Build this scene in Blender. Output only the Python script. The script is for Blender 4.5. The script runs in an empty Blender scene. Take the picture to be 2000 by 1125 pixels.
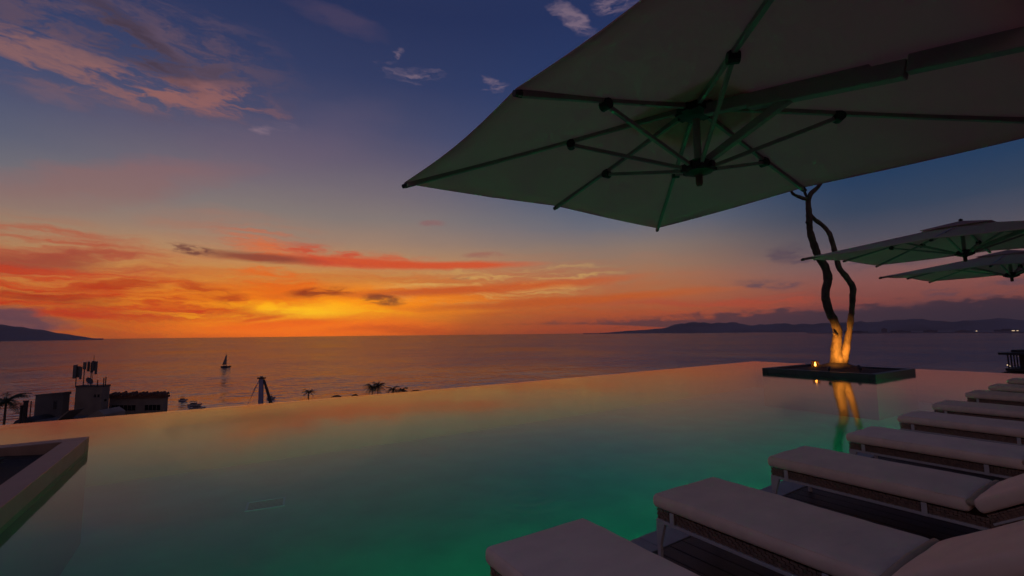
import bpy, bmesh, math, random
from mathutils import Vector, Matrix, Euler, noise
R = math.radians
SC = bpy.context.scene
COL = SC.collection

def lin(r, g, b, k=1.0):
    f = lambda c: ((c / 255) / 12.92 if c / 255 <= .04045 else ((c / 255 + .055) / 1.055) ** 2.4) * k
    return (f(r), f(g), f(b), 1)

# ------------------------------------------------------------------ camera
cam_data = bpy.data.cameras.new('camera')
cam_data.lens = 16.0; cam_data.sensor_width = 36; cam_data.clip_start = .05; cam_data.clip_end = 200000
cam = bpy.data.objects.new('camera', cam_data); COL.objects.link(cam)
cam.matrix_world = Matrix(((.83729, -.04600, -.54482, 0), (-.54666, -.08944, -.83257, 0), (-.01043, .99493, -.10003, 1.6), (0, 0, 0, 1)))
SC.camera = cam
SC.view_settings.view_transform = 'Standard'; SC.view_settings.look = 'None'
SC.view_settings.exposure = 0; SC.view_settings.gamma = 1; SC.view_settings.use_curve_mapping = False
SC.render.engine = 'CYCLES'
SC.cycles.use_denoising = True
SC.cycles.max_bounces = 5; SC.cycles.diffuse_bounces = 3; SC.cycles.use_adaptive_sampling = True; SC.cycles.adaptive_threshold = .02; SC.cycles.transparent_max_bounces = 12
SC.cycles.sample_clamp_indirect = 4

# ------------------------------------------------------------------ sky (sun just below the sea horizon)
SUN_AZ, SUN_EL = 8.0, -1.2
world = bpy.data.worlds.new('World'); SC.world = world; world.use_nodes = True
NT = world.node_tree; NT.nodes.clear()
def nd(t, **k):
    n = NT.nodes.new(t)
    for a, b in k.items(): setattr(n, a, b)
    return n
def put(sock, v):
    if isinstance(v, bpy.types.NodeSocket): NT.links.new(v, sock)
    elif v is not None: sock.default_value = v
def mt(op, a, b=None, c=None, clamp=False):
    n = nd('ShaderNodeMath', operation=op, use_clamp=clamp)
    for i, v in enumerate((a, b, c)): put(n.inputs[i], v)
    return n.outputs[0]
def vm(op, a, b=None, out=0, scale=None):
    n = nd('ShaderNodeVectorMath', operation=op)
    put(n.inputs[0], a); put(n.inputs[1], b)
    if scale is not None: put(n.inputs['Scale'], scale)
    return n.outputs[out]
def xyz(x, y, z=0.0):
    n = nd('ShaderNodeCombineXYZ'); put(n.inputs[0], x); put(n.inputs[1], y); put(n.inputs[2], z); return n.outputs[0]
def smooth(v, a, b, lo=0.0, hi=1.0):
    n = nd('ShaderNodeMapRange', interpolation_type='SMOOTHSTEP')
    put(n.inputs[0], v); put(n.inputs[1], a); put(n.inputs[2], b); n.inputs[3].default_value = lo; n.inputs[4].default_value = hi
    return n.outputs[0]
def mix(f, a, b, mode='MIX'):
    n = nd('ShaderNodeMix', data_type='RGBA', blend_type=mode); n.clamp_factor = True
    put(n.inputs[0], f); put(n.inputs[6], a); put(n.inputs[7], b); return n.outputs[2]
def fbm(vec, scale=1.0, detail=5, rough=.55, col=False, dist=0.0):
    n = nd('ShaderNodeTexNoise'); put(n.inputs['Vector'], vec)
    n.inputs['Scale'].default_value = scale; n.inputs['Detail'].default_value = detail
    n.inputs['Roughness'].default_value = rough; n.inputs['Distortion'].default_value = dist
    return n.outputs[1 if col else 0]
def ramp(v, stops, lo, hi):
    n = nd('ShaderNodeValToRGB'); put(n.inputs[0], mt('DIVIDE', mt('SUBTRACT', v, lo), hi - lo))
    cr = n.color_ramp; cr.interpolation = 'LINEAR'
    while len(cr.elements) < len(stops): cr.elements.new(.5)
    for e, (p, c) in zip(cr.elements, stops): e.position = 0
    for i, (p, c) in enumerate(stops):
        cr.elements[i].position = (p - lo) / (hi - lo); cr.elements[i].color = lin(*c)
    return n.outputs[0]

tc = nd('ShaderNodeTexCoord'); sx = nd('ShaderNodeSeparateXYZ'); put(sx.inputs[0], tc.outputs['Generated'])
AZ = mt('DEGREES', mt('ARCTAN2', sx.outputs[0], sx.outputs[1]))
EL = mt('DEGREES', mt('ARCSINE', mt('MAXIMUM', mt('MINIMUM', sx.outputs[2], 1.0), -1.0)))
warp = fbm(xyz(mt('MULTIPLY', AZ, .1), mt('MULTIPLY', EL, .3), 3.1), 1.0, 4, .68, col=True)
PW = vm('ADD', xyz(AZ, EL), vm('MULTIPLY', vm('SUBTRACT', warp, (.5, .5, .5)), (11.0, 3.2, 0)))          # softly warped azimuth / elevation, degrees
PS = vm('ADD', xyz(AZ, EL), vm('MULTIPLY', vm('SUBTRACT', warp, (.5, .5, .5)), (4.0, .8, 0)))            # the same, only slightly warped
ws = nd('ShaderNodeSeparateXYZ'); put(ws.inputs[0], PW)
ELs = mt('ADD', mt('MULTIPLY', EL, .6), mt('MULTIPLY', ws.outputs[1], .4))
DS = mt('ABSOLUTE', mt('SUBTRACT', AZ, SUN_AZ))                        # angle away from the sunset
DS = mt('MINIMUM', DS, mt('SUBTRACT', 360.0, DS))
sunside = [(0, (198, 92, 30)), (1, (222, 112, 16)), (2.9, (240, 138, 16)), (4.8, (236, 132, 30)), (6.8, (214, 140, 66)),
           (8.8, (190, 144, 100)), (11, (162, 132, 112)), (14, (134, 122, 118)), (17, (118, 108, 116)), (20.5, (98, 91, 111)),
           (24, (74, 76, 106)), (29.5, (50, 60, 97)), (36, (38, 49, 87)), (60, (45, 51, 82)), (90, (44, 49, 78))]
midside = [(0, (160, 70, 42)), (1.2, (182, 82, 44)), (3, (188, 98, 54)), (5, (182, 112, 70)), (8, (160, 122, 96)),
           (10.5, (138, 120, 110)), (13, (106, 108, 120)), (17, (68, 89, 118)), (22, (48, 71, 112)), (28, (41, 60, 103)),
           (36, (35, 49, 90)), (60, (43, 50, 80)), (90, (44, 49, 78))]
farside = [(0, (52, 42, 54)), (1.5, (84, 58, 66)), (3, (138, 76, 68)), (4.6, (142, 86, 80)), (6.6, (122, 94, 96)),
           (9, (84, 82, 94)), (12, (54, 69, 92)), (15, (36, 61, 93)), (19, (26, 53, 89)), (26, (23, 47, 83)), (40, (27, 42, 77)),
           (60, (40, 48, 79)), (90, (44, 49, 78))]
backside = [(0, (74, 58, 64)), (6, (138, 100, 94)), (13, (146, 112, 108)), (24, (108, 94, 106)), (40, (70, 70, 94)), (60, (50, 55, 84)), (90, (44, 49, 78))]
c1 = ramp(ELs, sunside, 0, 90); c2 = ramp(ELs, midside, 0, 90); c3 = ramp(ELs, farside, 0, 90); c4 = ramp(ELs, backside, 0, 90)
sky = mix(smooth(DS, 6.0, 40.0), c1, c2); sky = mix(smooth(DS, 40.0, 64.0), sky, c3); sky = mix(smooth(DS, 85.0, 150.0), sky, c4)

streak = fbm(xyz(mt('MULTIPLY', ws.outputs[0], .075), mt('MULTIPLY', ws.outputs[1], 1.25), 7.0), 1.0, 4, .68)
fine = fbm(xyz(mt('MULTIPLY', ws.outputs[0], .2), mt('MULTIPLY', ws.outputs[1], .75), 1.0), 1.0, 5, .68)
puffn = fbm(xyz(mt('MULTIPLY', AZ, .42), mt('MULTIPLY', EL, 1.1), 4.0), 1.0, 4, .62)
T_streak = smooth(streak, .36, .66); T_gap = smooth(streak, .56, .34); T_fine = smooth(fine, .38, .6); T_fine2 = smooth(fine, .46, .62); T_puff = smooth(puffn, .44, .56)

def blob(p0, p1, w, k, colour, tex=None, gain=1.6, src=None):
    """soft elongated cloud between two directions (azimuth, elevation in degrees), half-width w degrees, opacity k"""
    global sky
    dx_, dy_ = p1[0] - p0[0], p1[1] - p0[1]; L = math.hypot(dx_, dy_) / 2
    n = nd('ShaderNodeMapping', vector_type='TEXTURE'); put(n.inputs['Vector'], PW if src is None else src)
    n.inputs['Location'].default_value = ((p0[0] + p1[0]) / 2, (p0[1] + p1[1]) / 2, 0)
    n.inputs['Rotation'].default_value = (0, 0, math.atan2(dy_, dx_)); n.inputs['Scale'].default_value = (L + w, w, 1)
    g = nd('ShaderNodeTexGradient', gradient_type='SPHERICAL'); put(g.inputs[0], n.outputs[0])
    m = mt('MULTIPLY', g.outputs['Fac'], gain, clamp=True)
    m = mt('MULTIPLY', m, k)
    if tex is not None: m = mt('MULTIPLY', m, tex)
    sky = mix(m, sky, lin(*colour))

# streaks everywhere in the low western sky
low = mt('MULTIPLY', smooth(EL, 11.5, 5.0), smooth(DS, 62.0, 20.0))
sky = mix(mt('MULTIPLY', mt('MULTIPLY', low, T_streak), .42), sky, lin(212, 84, 26))
# high pink cirrus over the left
blob((-20.21, 25.45), (2.76, 26.81), 6.0, .85, (100, 79, 92), T_fine)
blob((-15.14, 26.32), (1.09, 29.75), 4.0, .5, (86, 74, 98), T_fine2)
blob((-20.54, 23.46), (-3.72, 23.76), 2.8, .8, (140, 100, 100), T_fine)
blob((-10.12, 23.02), (3.89, 24.81), 2.2, .85, (146, 98, 96), T_fine, 2.0)
blob((-13.50, 30.16), (-2.90, 24.93), 1.7, .8, (64, 53, 68), T_fine)
blob((-6.46, 26.64), (1.25, 26.94), 1.2, .5, (72, 62, 80), T_fine2)
blob((-15.66, 21.09), (-11.74, 20.73), .6, .5, (116, 92, 104))
blob((5.53, 34.95), (17.49, 33.83), 1.2, .5, (80, 68, 94))
# mauve and pink veils
blob((-20.55, 11.52), (3.18, 17.86), 2.4, .4, (154, 98, 92))
blob((-4.57, 16.23), (16.44, 24.87), 4.5, .22, (118, 98, 116))
blob((-19.81, 7.96), (-5.30, 7.03), 3.6, .85, (182, 86, 60), T_streak)
blob((-19.68, 6.21), (-8.39, 7.34), 1.3, .8, (160, 68, 52))
blob((-4.32, 11.72), (10.92, 9.87), 3.0, .6, (178, 110, 88), T_streak)
# glow core, then the red and orange streaks
blob((-7.35, 2.33), (30.60, 3.74), 3.4, .9, (255, 140, 0, 1.2), None, 1.6, src=PS)
blob((-4.21, 1.88), (16.86, 2.99), 2.2, .8, (255, 160, 0, 1.3), None, 1.5, src=PS)
blob((-2.55, 1.90), (19.87, 3.37), 2.3, .95, (255, 172, 0, 1.3), T_gap, 2.2)
blob((1.45, 1.94), (13.94, 3.09), 1.5, .9, (255, 190, 12, 1.4), None, 1.4, src=PS)
blob((16.83, 5.09), (44.75, 7.05), 2.6, .8, (228, 178, 98), T_gap, 2.2)
blob((-20.34, 2.46), (-1.65, 0.96), 2.0, .75, (214, 118, 24), T_gap, 2.0)
blob((-21.82, 4.44), (1.87, 3.15), 3.2, .95, (212, 58, 8), T_streak, 2.2)
blob((-20.47, 4.30), (-7.78, 3.29), 1.3, .7, (170, 48, 16), T_fine)
blob((-12.34, 4.71), (-3.57, 5.30), .7, .8, (190, 60, 18))
blob((-8.85, 2.87), (8.98, 1.64), .9, .9, (232, 66, 0), T_streak, src=PS)
blob((-2.31, 5.58), (3.31, 3.18), 1.2, .7, (190, 62, 14), T_fine)
blob((3.58, 8.52), (7.34, 3.25), 4.6, .75, (244, 104, 10), T_streak)
blob((-1.64, 0.81), (14.54, 1.88), .55, .85, (226, 60, 2), src=PS)
blob((1.01, 1.50), (6.85, 2.21), .35, .8, (214, 58, 4), src=PS)
blob((-7.27, 0.77), (26.75, 0.82), 1.7, .85, (250, 110, 4, 1.35), None, 1.6, src=PS)
blob((10.08, 0.87), (28.02, 0.30), .6, .5, (206, 78, 18))
blob((4.74, 4.34), (52.00, 6.86), .8, .9, (208, 90, 34), src=PS)
blob((16.86, 2.99), (61.69, 5.02), .75, .85, (204, 94, 34), src=PS)
blob((25.48, 2.23), (67.25, 3.17), .9, .7, (206, 98, 34), T_streak)
blob((39.60, 3.24), (75.24, 3.03), 1.5, .7, (186, 78, 56), T_streak)
# the long comet-shaped cloud
blob((1.63, 8.65), (25.46, 8.74), .85, .9, (218, 80, 40), None, 1.5, src=PS)
blob((4.55, 9.10), (24.19, 9.10), 1.2, .6, (214, 84, 46), T_fine, 2.0, src=PS)
blob((10.97, 8.20), (38.43, 8.84), .62, .9, (216, 82, 42), None, 1.8, src=PS)
blob((4.52, 9.89), (17.97, 8.59), 1.5, .8, (206, 78, 50), T_fine2, 2, src=PS)
blob((-3.32, 8.75), (10.96, 8.44), .7, .85, (136, 66, 52), None, 1.6, src=PS)
blob((-3.93, 9.10), (-0.69, 8.73), .65, .85, (114, 66, 58), T_puff, 2.2, src=PS)
# small dark shreds
for a, b, w, c in (((6.77, 4.75), (13.89, 5.40), .75, (142, 46, 22)), ((14.78, 4.44), (19.56, 4.00), .9, (128, 60, 36)),
                   ((25.34, 7.14), (28.03, 7.09), .35, (106, 90, 82)), ((21.93, 13.63), (24.48, 13.77), .5, (140, 104, 104)), ((26.75, 9.77), (33.24, 9.95), .5, (160, 108, 92))):
    blob(a, b, w, .85, c, T_fine, 2.2, src=PS)
for a, b, w, k in (((16.91, 31.79), (18.16, 32.39), .7, .6), ((18.52, 30.39), (23.06, 30.90), .9, .5), ((29.76, 30.30), (32.12, 29.35), .8, .5), ((40.11, 36.65), (43.74, 34.78), 1.5, .6),
                   ((45.81, 36.61), (49.73, 36.78), 1.1, .6), ((3.23, 22.52), (5.85, 23.27), .8, .55)):
    blob(a, b, w, k, (142, 118, 132), T_fine, 2.0)
# dark cumulus bank low over the sea on the right
bank_top = mt('MULTIPLY_ADD', smooth(AZ, 10.0, 100.0), 2.0, 1.15)
bank_top = mt('ADD', bank_top, mt('MULTIPLY', mt('SUBTRACT', puffn, .5), mt('MULTIPLY_ADD', smooth(AZ, 15.0, 85.0), 2.6, 1.2)))
bank_bot = mt('MULTIPLY_ADD', smooth(AZ, 40.0, 66.0), -1.3, 1.0)
bm_ = mt('MULTIPLY', smooth(mt('SUBTRACT', bank_top, EL), 0.0, .7), smooth(mt('SUBTRACT', EL, bank_bot), 0.0, .2))
bm_ = mt('MULTIPLY', bm_, mt('MULTIPLY', smooth(AZ, 12.0, 34.0), smooth(AZ, 150.0, 105.0)))
sky = mix(mt('MULTIPLY', bm_, .85), sky, ramp(AZ, [(10, (140, 76, 54)), (40, (104, 68, 66)), (60, (72, 54, 64)), (80, (46, 40, 54)), (110, (38, 36, 50))], 0, 120))
for a, b, w in (((59.15, 5.51), (66.01, 5.08), .7), ((63.39, 8.72), (67.09, 7.69), 1.2), ((68.34, 6.39), (76.56, 6.58), 1.0),
                ((75.60, 3.20), (77.67, 3.34), .9), ((78.33, 3.47), (81.98, 3.62), 1.0)):
    blob(a, b, w, .75, (84, 70, 84), T_fine, 2.0)
# cap cloud on the left headland
blob((-21.60, 1.59), (-11.46, 0.96), 1.6, .9, (112, 76, 84), None, 3.0)
blob((-21.55, 0.93), (-13.35, 0.96), 2.0, .8, (104, 70, 80), T_fine, 2.4)

nish = nd('ShaderNodeTexSky'); nish.sky_type = 'NISHITA'; nish.sun_disc = False
nish.sun_elevation = R(SUN_EL); nish.sun_rotation = R(SUN_AZ); nish.altitude = 40
sky = mix(1.0, sky, vm('SCALE', nish.outputs[0], scale=.002), 'ADD')
bg = nd('ShaderNodeBackground'); put(bg.inputs[0], sky); bg.inputs[1].default_value = 1.0
wo = nd('ShaderNodeOutputWorld'); NT.links.new(bg.outputs[0], wo.inputs[0])
world.cycles.sampling_method = 'MANUAL'; world.cycles.sample_map_resolution = 512

sun_data = bpy.data.lights.new('sun', 'SUN'); sun_data.energy = .01; sun_data.angle = R(30); sun_data.color = (1, .45, .14)
sun = bpy.data.objects.new('sun', sun_data); COL.objects.link(sun)
a = R(SUN_AZ); e = R(1.0)
sun.rotation_euler = Vector((-math.sin(a) * math.cos(e), -math.cos(a) * math.cos(e), -math.sin(e))).to_track_quat('-Z', 'Y').to_euler()
sun.location = (0, 0, 60)

# ------------------------------------------------------------------ helpers
MAT = {}
def mat(name, col, rough=.6, var=.0, scale=8.0, bump=0.0, bscale=60.0, emit=None, estr=0, metal=0.0, trans=0.0, stretch=(1, 1, 1), spec=.5):
    m = bpy.data.materials.new(name); m.use_nodes = True; t = m.node_tree; n = t.nodes; p = n['Principled BSDF']
    p.inputs['Base Color'].default_value = (*col, 1); p.inputs['Roughness'].default_value = rough; p.inputs['Metallic'].default_value = metal
    p.inputs['Specular IOR Level'].default_value = spec
    tcn = n.new('ShaderNodeTexCoord'); mp = n.new('ShaderNodeMapping'); mp.inputs['Scale'].default_value = stretch
    t.links.new(tcn.outputs['Object'], mp.inputs[0])
    if var:
        nz = n.new('ShaderNodeTexNoise'); nz.inputs['Scale'].default_value = scale; nz.inputs['Detail'].default_value = 6
        t.links.new(mp.outputs[0], nz.inputs['Vector'])
        mr = n.new('ShaderNodeMapRange'); mr.inputs[1].default_value = .3; mr.inputs[2].default_value = .7
        mr.inputs[3].default_value = 1 - var; mr.inputs[4].default_value = 1 + var
        t.links.new(nz.outputs[0], mr.inputs[0])
        oi = n.new('ShaderNodeObjectInfo')
        m2 = n.new('ShaderNodeMath'); m2.operation = 'MULTIPLY_ADD'; t.links.new(oi.outputs['Random'], m2.inputs[0]); m2.inputs[1].default_value = var; m2.inputs[2].default_value = 1 - var / 2
        m3 = n.new('ShaderNodeMath'); m3.operation = 'MULTIPLY'; t.links.new(mr.outputs[0], m3.inputs[0]); t.links.new(m2.outputs[0], m3.inputs[1])
        vs = n.new('ShaderNodeVectorMath'); vs.operation = 'SCALE'; vs.inputs[0].default_value = col; t.links.new(m3.outputs[0], vs.inputs['Scale'])
        t.links.new(vs.outputs[0], p.inputs['Base Color'])
        mr2 = n.new('ShaderNodeMapRange'); mr2.inputs[3].default_value = max(.02, rough - .1); mr2.inputs[4].default_value = min(1, rough + .1)
        t.links.new(nz.outputs[0], mr2.inputs[0]); t.links.new(mr2.outputs[0], p.inputs['Roughness'])
    if bump:
        nb = n.new('ShaderNodeTexNoise'); nb.inputs['Scale'].default_value = bscale; nb.inputs['Detail'].default_value = 4
        t.links.new(mp.outputs[0], nb.inputs['Vector'])
        b = n.new('ShaderNodeBump'); b.inputs['Strength'].default_value = bump; b.inputs['Distance'].default_value = .02
        t.links.new(nb.outputs[0], b.inputs['Height']); t.links.new(b.outputs[0], p.inputs['Normal'])
    if emit: p.inputs['Emission Color'].default_value = (*emit, 1); p.inputs['Emission Strength'].default_value = estr
    if trans:
        tr = n.new('ShaderNodeBsdfTranslucent'); tr.inputs[0].default_value = (*col, 1); mx = n.new('ShaderNodeMixShader'); mx.inputs[0].default_value = trans
        out = n['Material Output']; t.links.new(p.outputs[0], mx.inputs[1]); t.links.new(tr.outputs[0], mx.inputs[2]); t.links.new(mx.outputs[0], out.inputs[0])
    MAT[name] = m; return m

mat('cushion', (.94, .75, .59), .9, .07, 3.0, .4, 11, stretch=(1, 1.8, 1))
mat('cushion_trim', (.52, .42, .3), .9, .08, 10, .1, 200)
mat('white_metal', (.6, .57, .54), .45, .06, 12)
mat('wicker', (.3, .19, .13), .7, .3, 30, .2, 120)
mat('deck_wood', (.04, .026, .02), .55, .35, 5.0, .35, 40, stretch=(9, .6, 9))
mat('coping_stone', (.3, .3, .31), .5, .16, 6.0, .12, 80)
mat('planter_stone', (.27, .185, .145), .5, .16, 4.0, .12, 60)
mat('planter_dark', (.05, .055, .055), .5, .2, 4.0, .12, 60)
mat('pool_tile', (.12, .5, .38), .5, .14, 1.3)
mat('plinth_tile', (.03, .1, .075), .5, .2, 1.5)
mat('pool_wall', (.16, .24, .22), .5, .12, 2.0)
mat('drain_pale', (.2, .6, .66), .5)
mat('drain_dark', (.05, .2, .2), .5)
mat('canopy', (.78, .57, .51), .9, .06, 2.0, .1, 400, trans=.6)
mat('umbrella_metal', (.34, .28, .26), .45, .08, 8)
mat('umbrella_dark', (.02, .02, .02), .5)
mat('bark', (.07, .045, .032), .8, .65, 7.0, 1.0, 16, stretch=(1, 1, .35))
mat('soil', (.05, .033, .025), .95, .4, 14, .9, 30)
mat('leaf', (.04, .06, .025), .7, .3, 3.0)
mat('palm_leaf', (.03, .045, .02), .7, .3, 3.0)
mat('palm_bark', (.09, .07, .05), .9, .3, 3.0)
mat('concrete_dark', (.085, .085, .09), .85, .22, .35)
mat('concrete', (.19, .165, .15), .85, .22, .35)
mat('roof_tile', (.1, .045, .03), .85, .35, 1.5)
mat('window_dark', (.012, .013, .016), .15)
mat('antenna', (.08, .085, .1), .6, .15, 1.0)
mat('steel_dark', (.035, .035, .04), .6, .2, 2)
mat('pier_paint', (.2, .2, .32), .6, .15, .4)
mat('boat_hull', (.3, .28, .28), .5, .1, 1)
mat('sail', (.16, .14, .15), .9)
mat('town', (.05, .048, .04), .95, .4, .06)
mat('sand', (.22, .17, .12), .95, .15, .2)
mat('hill', (.17, .15, .19), .95, .3, .0006)
mat('hotel', (.05, .045, .042), .8, .2, .5)
mat('thatch', (.05, .04, .03), .95, .35, 3)
mat('glass_lamp', (.3, .12, .03), .2, emit=(1, .42, .08), estr=.16)
mat('flame', (1, .6, .2), .5, emit=(1, .55, .16), estr=14)
mat('lamp_green', (.2, .9, .5), .4, emit=(.05, 1, .4), estr=1.2)
mat('lamp_warm', (1, .7, .4), .5, emit=(1, .7, .4), estr=1.0)

class MB:
    def __init__(s): s.v = []; s.f = []
    def add(s, vs, fs):
        o = len(s.v); s.v += [tuple(v) for v in vs]; s.f += [tuple(i + o for i in f) for f in fs]
    def box(s, x0, x1, y0, y1, z0, z1, M=None):
        vs = [Vector((x, y, z)) for z in (z0, z1) for x, y in ((x0, y0), (x1, y0), (x1, y1), (x0, y1))]
        if M: vs = [M @ v for v in vs]
        s.add(vs, [(3, 2, 1, 0), (4, 5, 6, 7), (0, 1, 5, 4), (1, 2, 6, 5), (2, 3, 7, 6), (3, 0, 4, 7)])
    def prism(s, pts, z0, z1):
        n = len(pts)
        s.add([(x, y, z0) for x, y in pts] + [(x, y, z1) for x, y in pts],
              [tuple(range(n - 1, -1, -1)), tuple(range(n, 2 * n))] + [(i, (i + 1) % n, n + (i + 1) % n, n + i) for i in range(n)])
    def tube(s, pts, rad, n=8, caps=True, up=None, flat=1.0):
        pts = [Vector(p) for p in pts]
        if not isinstance(rad, (list, tuple)): rad = [rad] * len(pts)
        rings = []; ref = None
        for i, p in enumerate(pts):
            t = (pts[min(i + 1, len(pts) - 1)] - pts[max(i - 1, 0)]).normalized()
            if ref is None: ref = Vector((0, 0, 1)) if abs(t.z) < .9 else Vector((1, 0, 0))
            a = t.cross(ref).normalized(); b = a.cross(t).normalized(); ref = b
            rings.append([p + (a * math.cos(2 * math.pi * k / n) + b * math.sin(2 * math.pi * k / n) * flat) * rad[i] for k in range(n)])
        fs = [(i * n + k, i * n + (k + 1) % n, (i + 1) * n + (k + 1) % n, (i + 1) * n + k) for i in range(len(pts) - 1) for k in range(n)]
        if caps: fs += [tuple(range(n - 1, -1, -1)), tuple((len(pts) - 1) * n + k for k in range(n))]
        s.add([v for r in rings for v in r], fs)
    def beam(s, a, b, w, h, up=(0, 0, 1)):
        a = Vector(a); b = Vector(b); t = (b - a).normalized(); x = t.cross(Vector(up)).normalized(); z = x.cross(t)
        vs = [p + x * sx * w / 2 + z * sz * h / 2 for p in (a, b) for sx, sz in ((-1, -1), (1, -1), (1, 1), (-1, 1))]
        s.add(vs, [(3, 2, 1, 0), (4, 5, 6, 7), (0, 1, 5, 4), (1, 2, 6, 5), (2, 3, 7, 6), (3, 0, 4, 7)])
    def lathe(s, prof, c=(0, 0, 0), n=16, M=None):
        vs = [Vector((c[0] + r * math.cos(2 * math.pi * k / n), c[1] + r * math.sin(2 * math.pi * k / n), c[2] + z)) for r, z in prof for k in range(n)]
        if M: vs = [M @ v for v in vs]
        m = len(prof)
        s.add(vs, [(i * n + k, i * n + (k + 1) % n, (i + 1) * n + (k + 1) % n, (i + 1) * n + k) for i in range(m - 1) for k in range(n)]
              + [tuple(range(n - 1, -1, -1)), tuple((m - 1) * n + k for k in range(n))])
    def build(s, name, m, parent=None, smooth=False, bevel=0.0, M=None, mesh=None, **props):
        me = bpy.data.meshes.new(name)
        me.from_pydata([M @ Vector(v) for v in s.v] if M else s.v, [], s.f); me.update()
        bm = bmesh.new(); bm.from_mesh(me); bmesh.ops.recalc_face_normals(bm, faces=bm.faces); bm.to_mesh(me); bm.free()
        me.materials.append(MAT[m] if isinstance(m, str) else m)
        if smooth:
            for p in me.polygons: p.use_smooth = True
        o = bpy.data.objects.new(name, me); COL.objects.link(o)
        if parent: o.parent = parent
        if bevel:
            b = o.modifiers.new('bevel', 'BEVEL'); b.width = bevel; b.segments = 2; b.limit_method = 'ANGLE'
        for k, v in props.items(): o[k] = v
        return o
def empty(name, loc, rz=0.0, label=None, category=None, group=None):
    o = bpy.data.objects.new(name, None); COL.objects.link(o); o.location = loc; o.rotation_euler = (0, 0, rz); o.empty_display_size = .1
    return tag(o, label, category, group)
def tag(o, label=None, category=None, group=None, kind=None):
    if label: o['label'] = label
    if category: o['category'] = category
    if group: o['group'] = group
    if kind: o['kind'] = kind
    return o
def copy_tree(o, parent=None, ch=None):
    c = o.copy(); COL.objects.link(c); c.parent = parent
    for k in list(o.children): copy_tree(k, c)
    return c
def V(*a): return Vector(a)

# ------------------------------------------------------------------ sea, land, hills
def water_material(name, base, rough, layers, stretch=(1, 1, 1), mirror=.45):
    m = bpy.data.materials.new(name); m.use_nodes = True; t = m.node_tree; n = t.nodes; p = n['Principled BSDF']
    p.inputs['Base Color'].default_value = (*base, 1); p.inputs['Roughness'].default_value = rough; p.inputs['IOR'].default_value = 1.33
    g = n.new('ShaderNodeNewGeometry'); mp = n.new('ShaderNodeMapping'); mp.inputs['Scale'].default_value = stretch
    t.links.new(g.outputs['Position'], mp.inputs[0]); prev = None
    big = n.new('ShaderNodeTexNoise'); big.inputs['Scale'].default_value = .004; big.inputs['Detail'].default_value = 4; t.links.new(mp.outputs[0], big.inputs['Vector'])
    mr = n.new('ShaderNodeMapRange'); mr.inputs[1].default_value = .35; mr.inputs[2].default_value = .65; mr.inputs[3].default_value = .35; mr.inputs[4].default_value = 1.3
    t.links.new(big.outputs[0], mr.inputs[0])
    for sc, dist in layers:
        nz = n.new('ShaderNodeTexNoise'); nz.inputs['Scale'].default_value = sc; nz.inputs['Detail'].default_value = 3; t.links.new(mp.outputs[0], nz.inputs['Vector'])
        b = n.new('ShaderNodeBump'); b.inputs['Distance'].default_value = dist
        t.links.new(mr.outputs[0], b.inputs['Strength']); t.links.new(nz.outputs[0], b.inputs['Height'])
        if prev: t.links.new(prev.outputs[0], b.inputs['Normal'])
        prev = b
    t.links.new(prev.outputs[0], p.inputs['Normal'])
    # wave slopes hide and tilt each other: far less than a full mirror even at grazing view
    p.inputs['Specular IOR Level'].default_value = 0
    gs = n.new('ShaderNodeBsdfGlossy'); gs.inputs['Roughness'].default_value = rough; t.links.new(prev.outputs[0], gs.inputs['Normal']); gs.inputs[0].default_value = (.84, .92, 1, 1)
    ms = n.new('ShaderNodeMixShader'); ms.inputs[0].default_value = mirror
    t.links.new(p.outputs[0], ms.inputs[1]); t.links.new(gs.outputs[0], ms.inputs[2]); t.links.new(ms.outputs[0], n['Material Output'].inputs[0])
    MAT[name] = m
water_material('sea_water', (.05, .045, .085), .1, ((.012, 6.0), (.05, 4.2), (.22, 1.1)))
SEA = -35.0
mb = MB(); mb.add([(-29000, -29000, SEA), (29000, -29000, SEA), (29000, 29000, SEA), (-29000, 29000, SEA)], [(0, 1, 2, 3)])
mb.build('sea', 'sea_water', kind='structure')
# town ground: a coastal shelf under the terrace, its shore hidden below the pool rim
def polar(az, r): return (r * math.sin(R(az)), r * math.cos(R(az)))
shore = [(-75, 150), (-50, 160), (-30, 172), (-15, 178), (0, 205), (8, 232), (20, 262), (33, 300), (48, 380), (60, 420), (75, 380), (90, 360)]
pts = [polar(*s) for s in shore] + [(420, -300), (-300, -300)]
mb = MB(); mb.prism(pts[::-1], -38, -33.2); mb.build('town_ground', 'town', kind='structure')
pts2 = [polar(a, r + 6) for a, r in shore] + [polar(a, r - 8) for a, r in reversed(shore)]
mb = MB(); mb.prism(pts2[::-1], -38, -34.2); mb.build('beach', 'sand', kind='structure')

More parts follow.
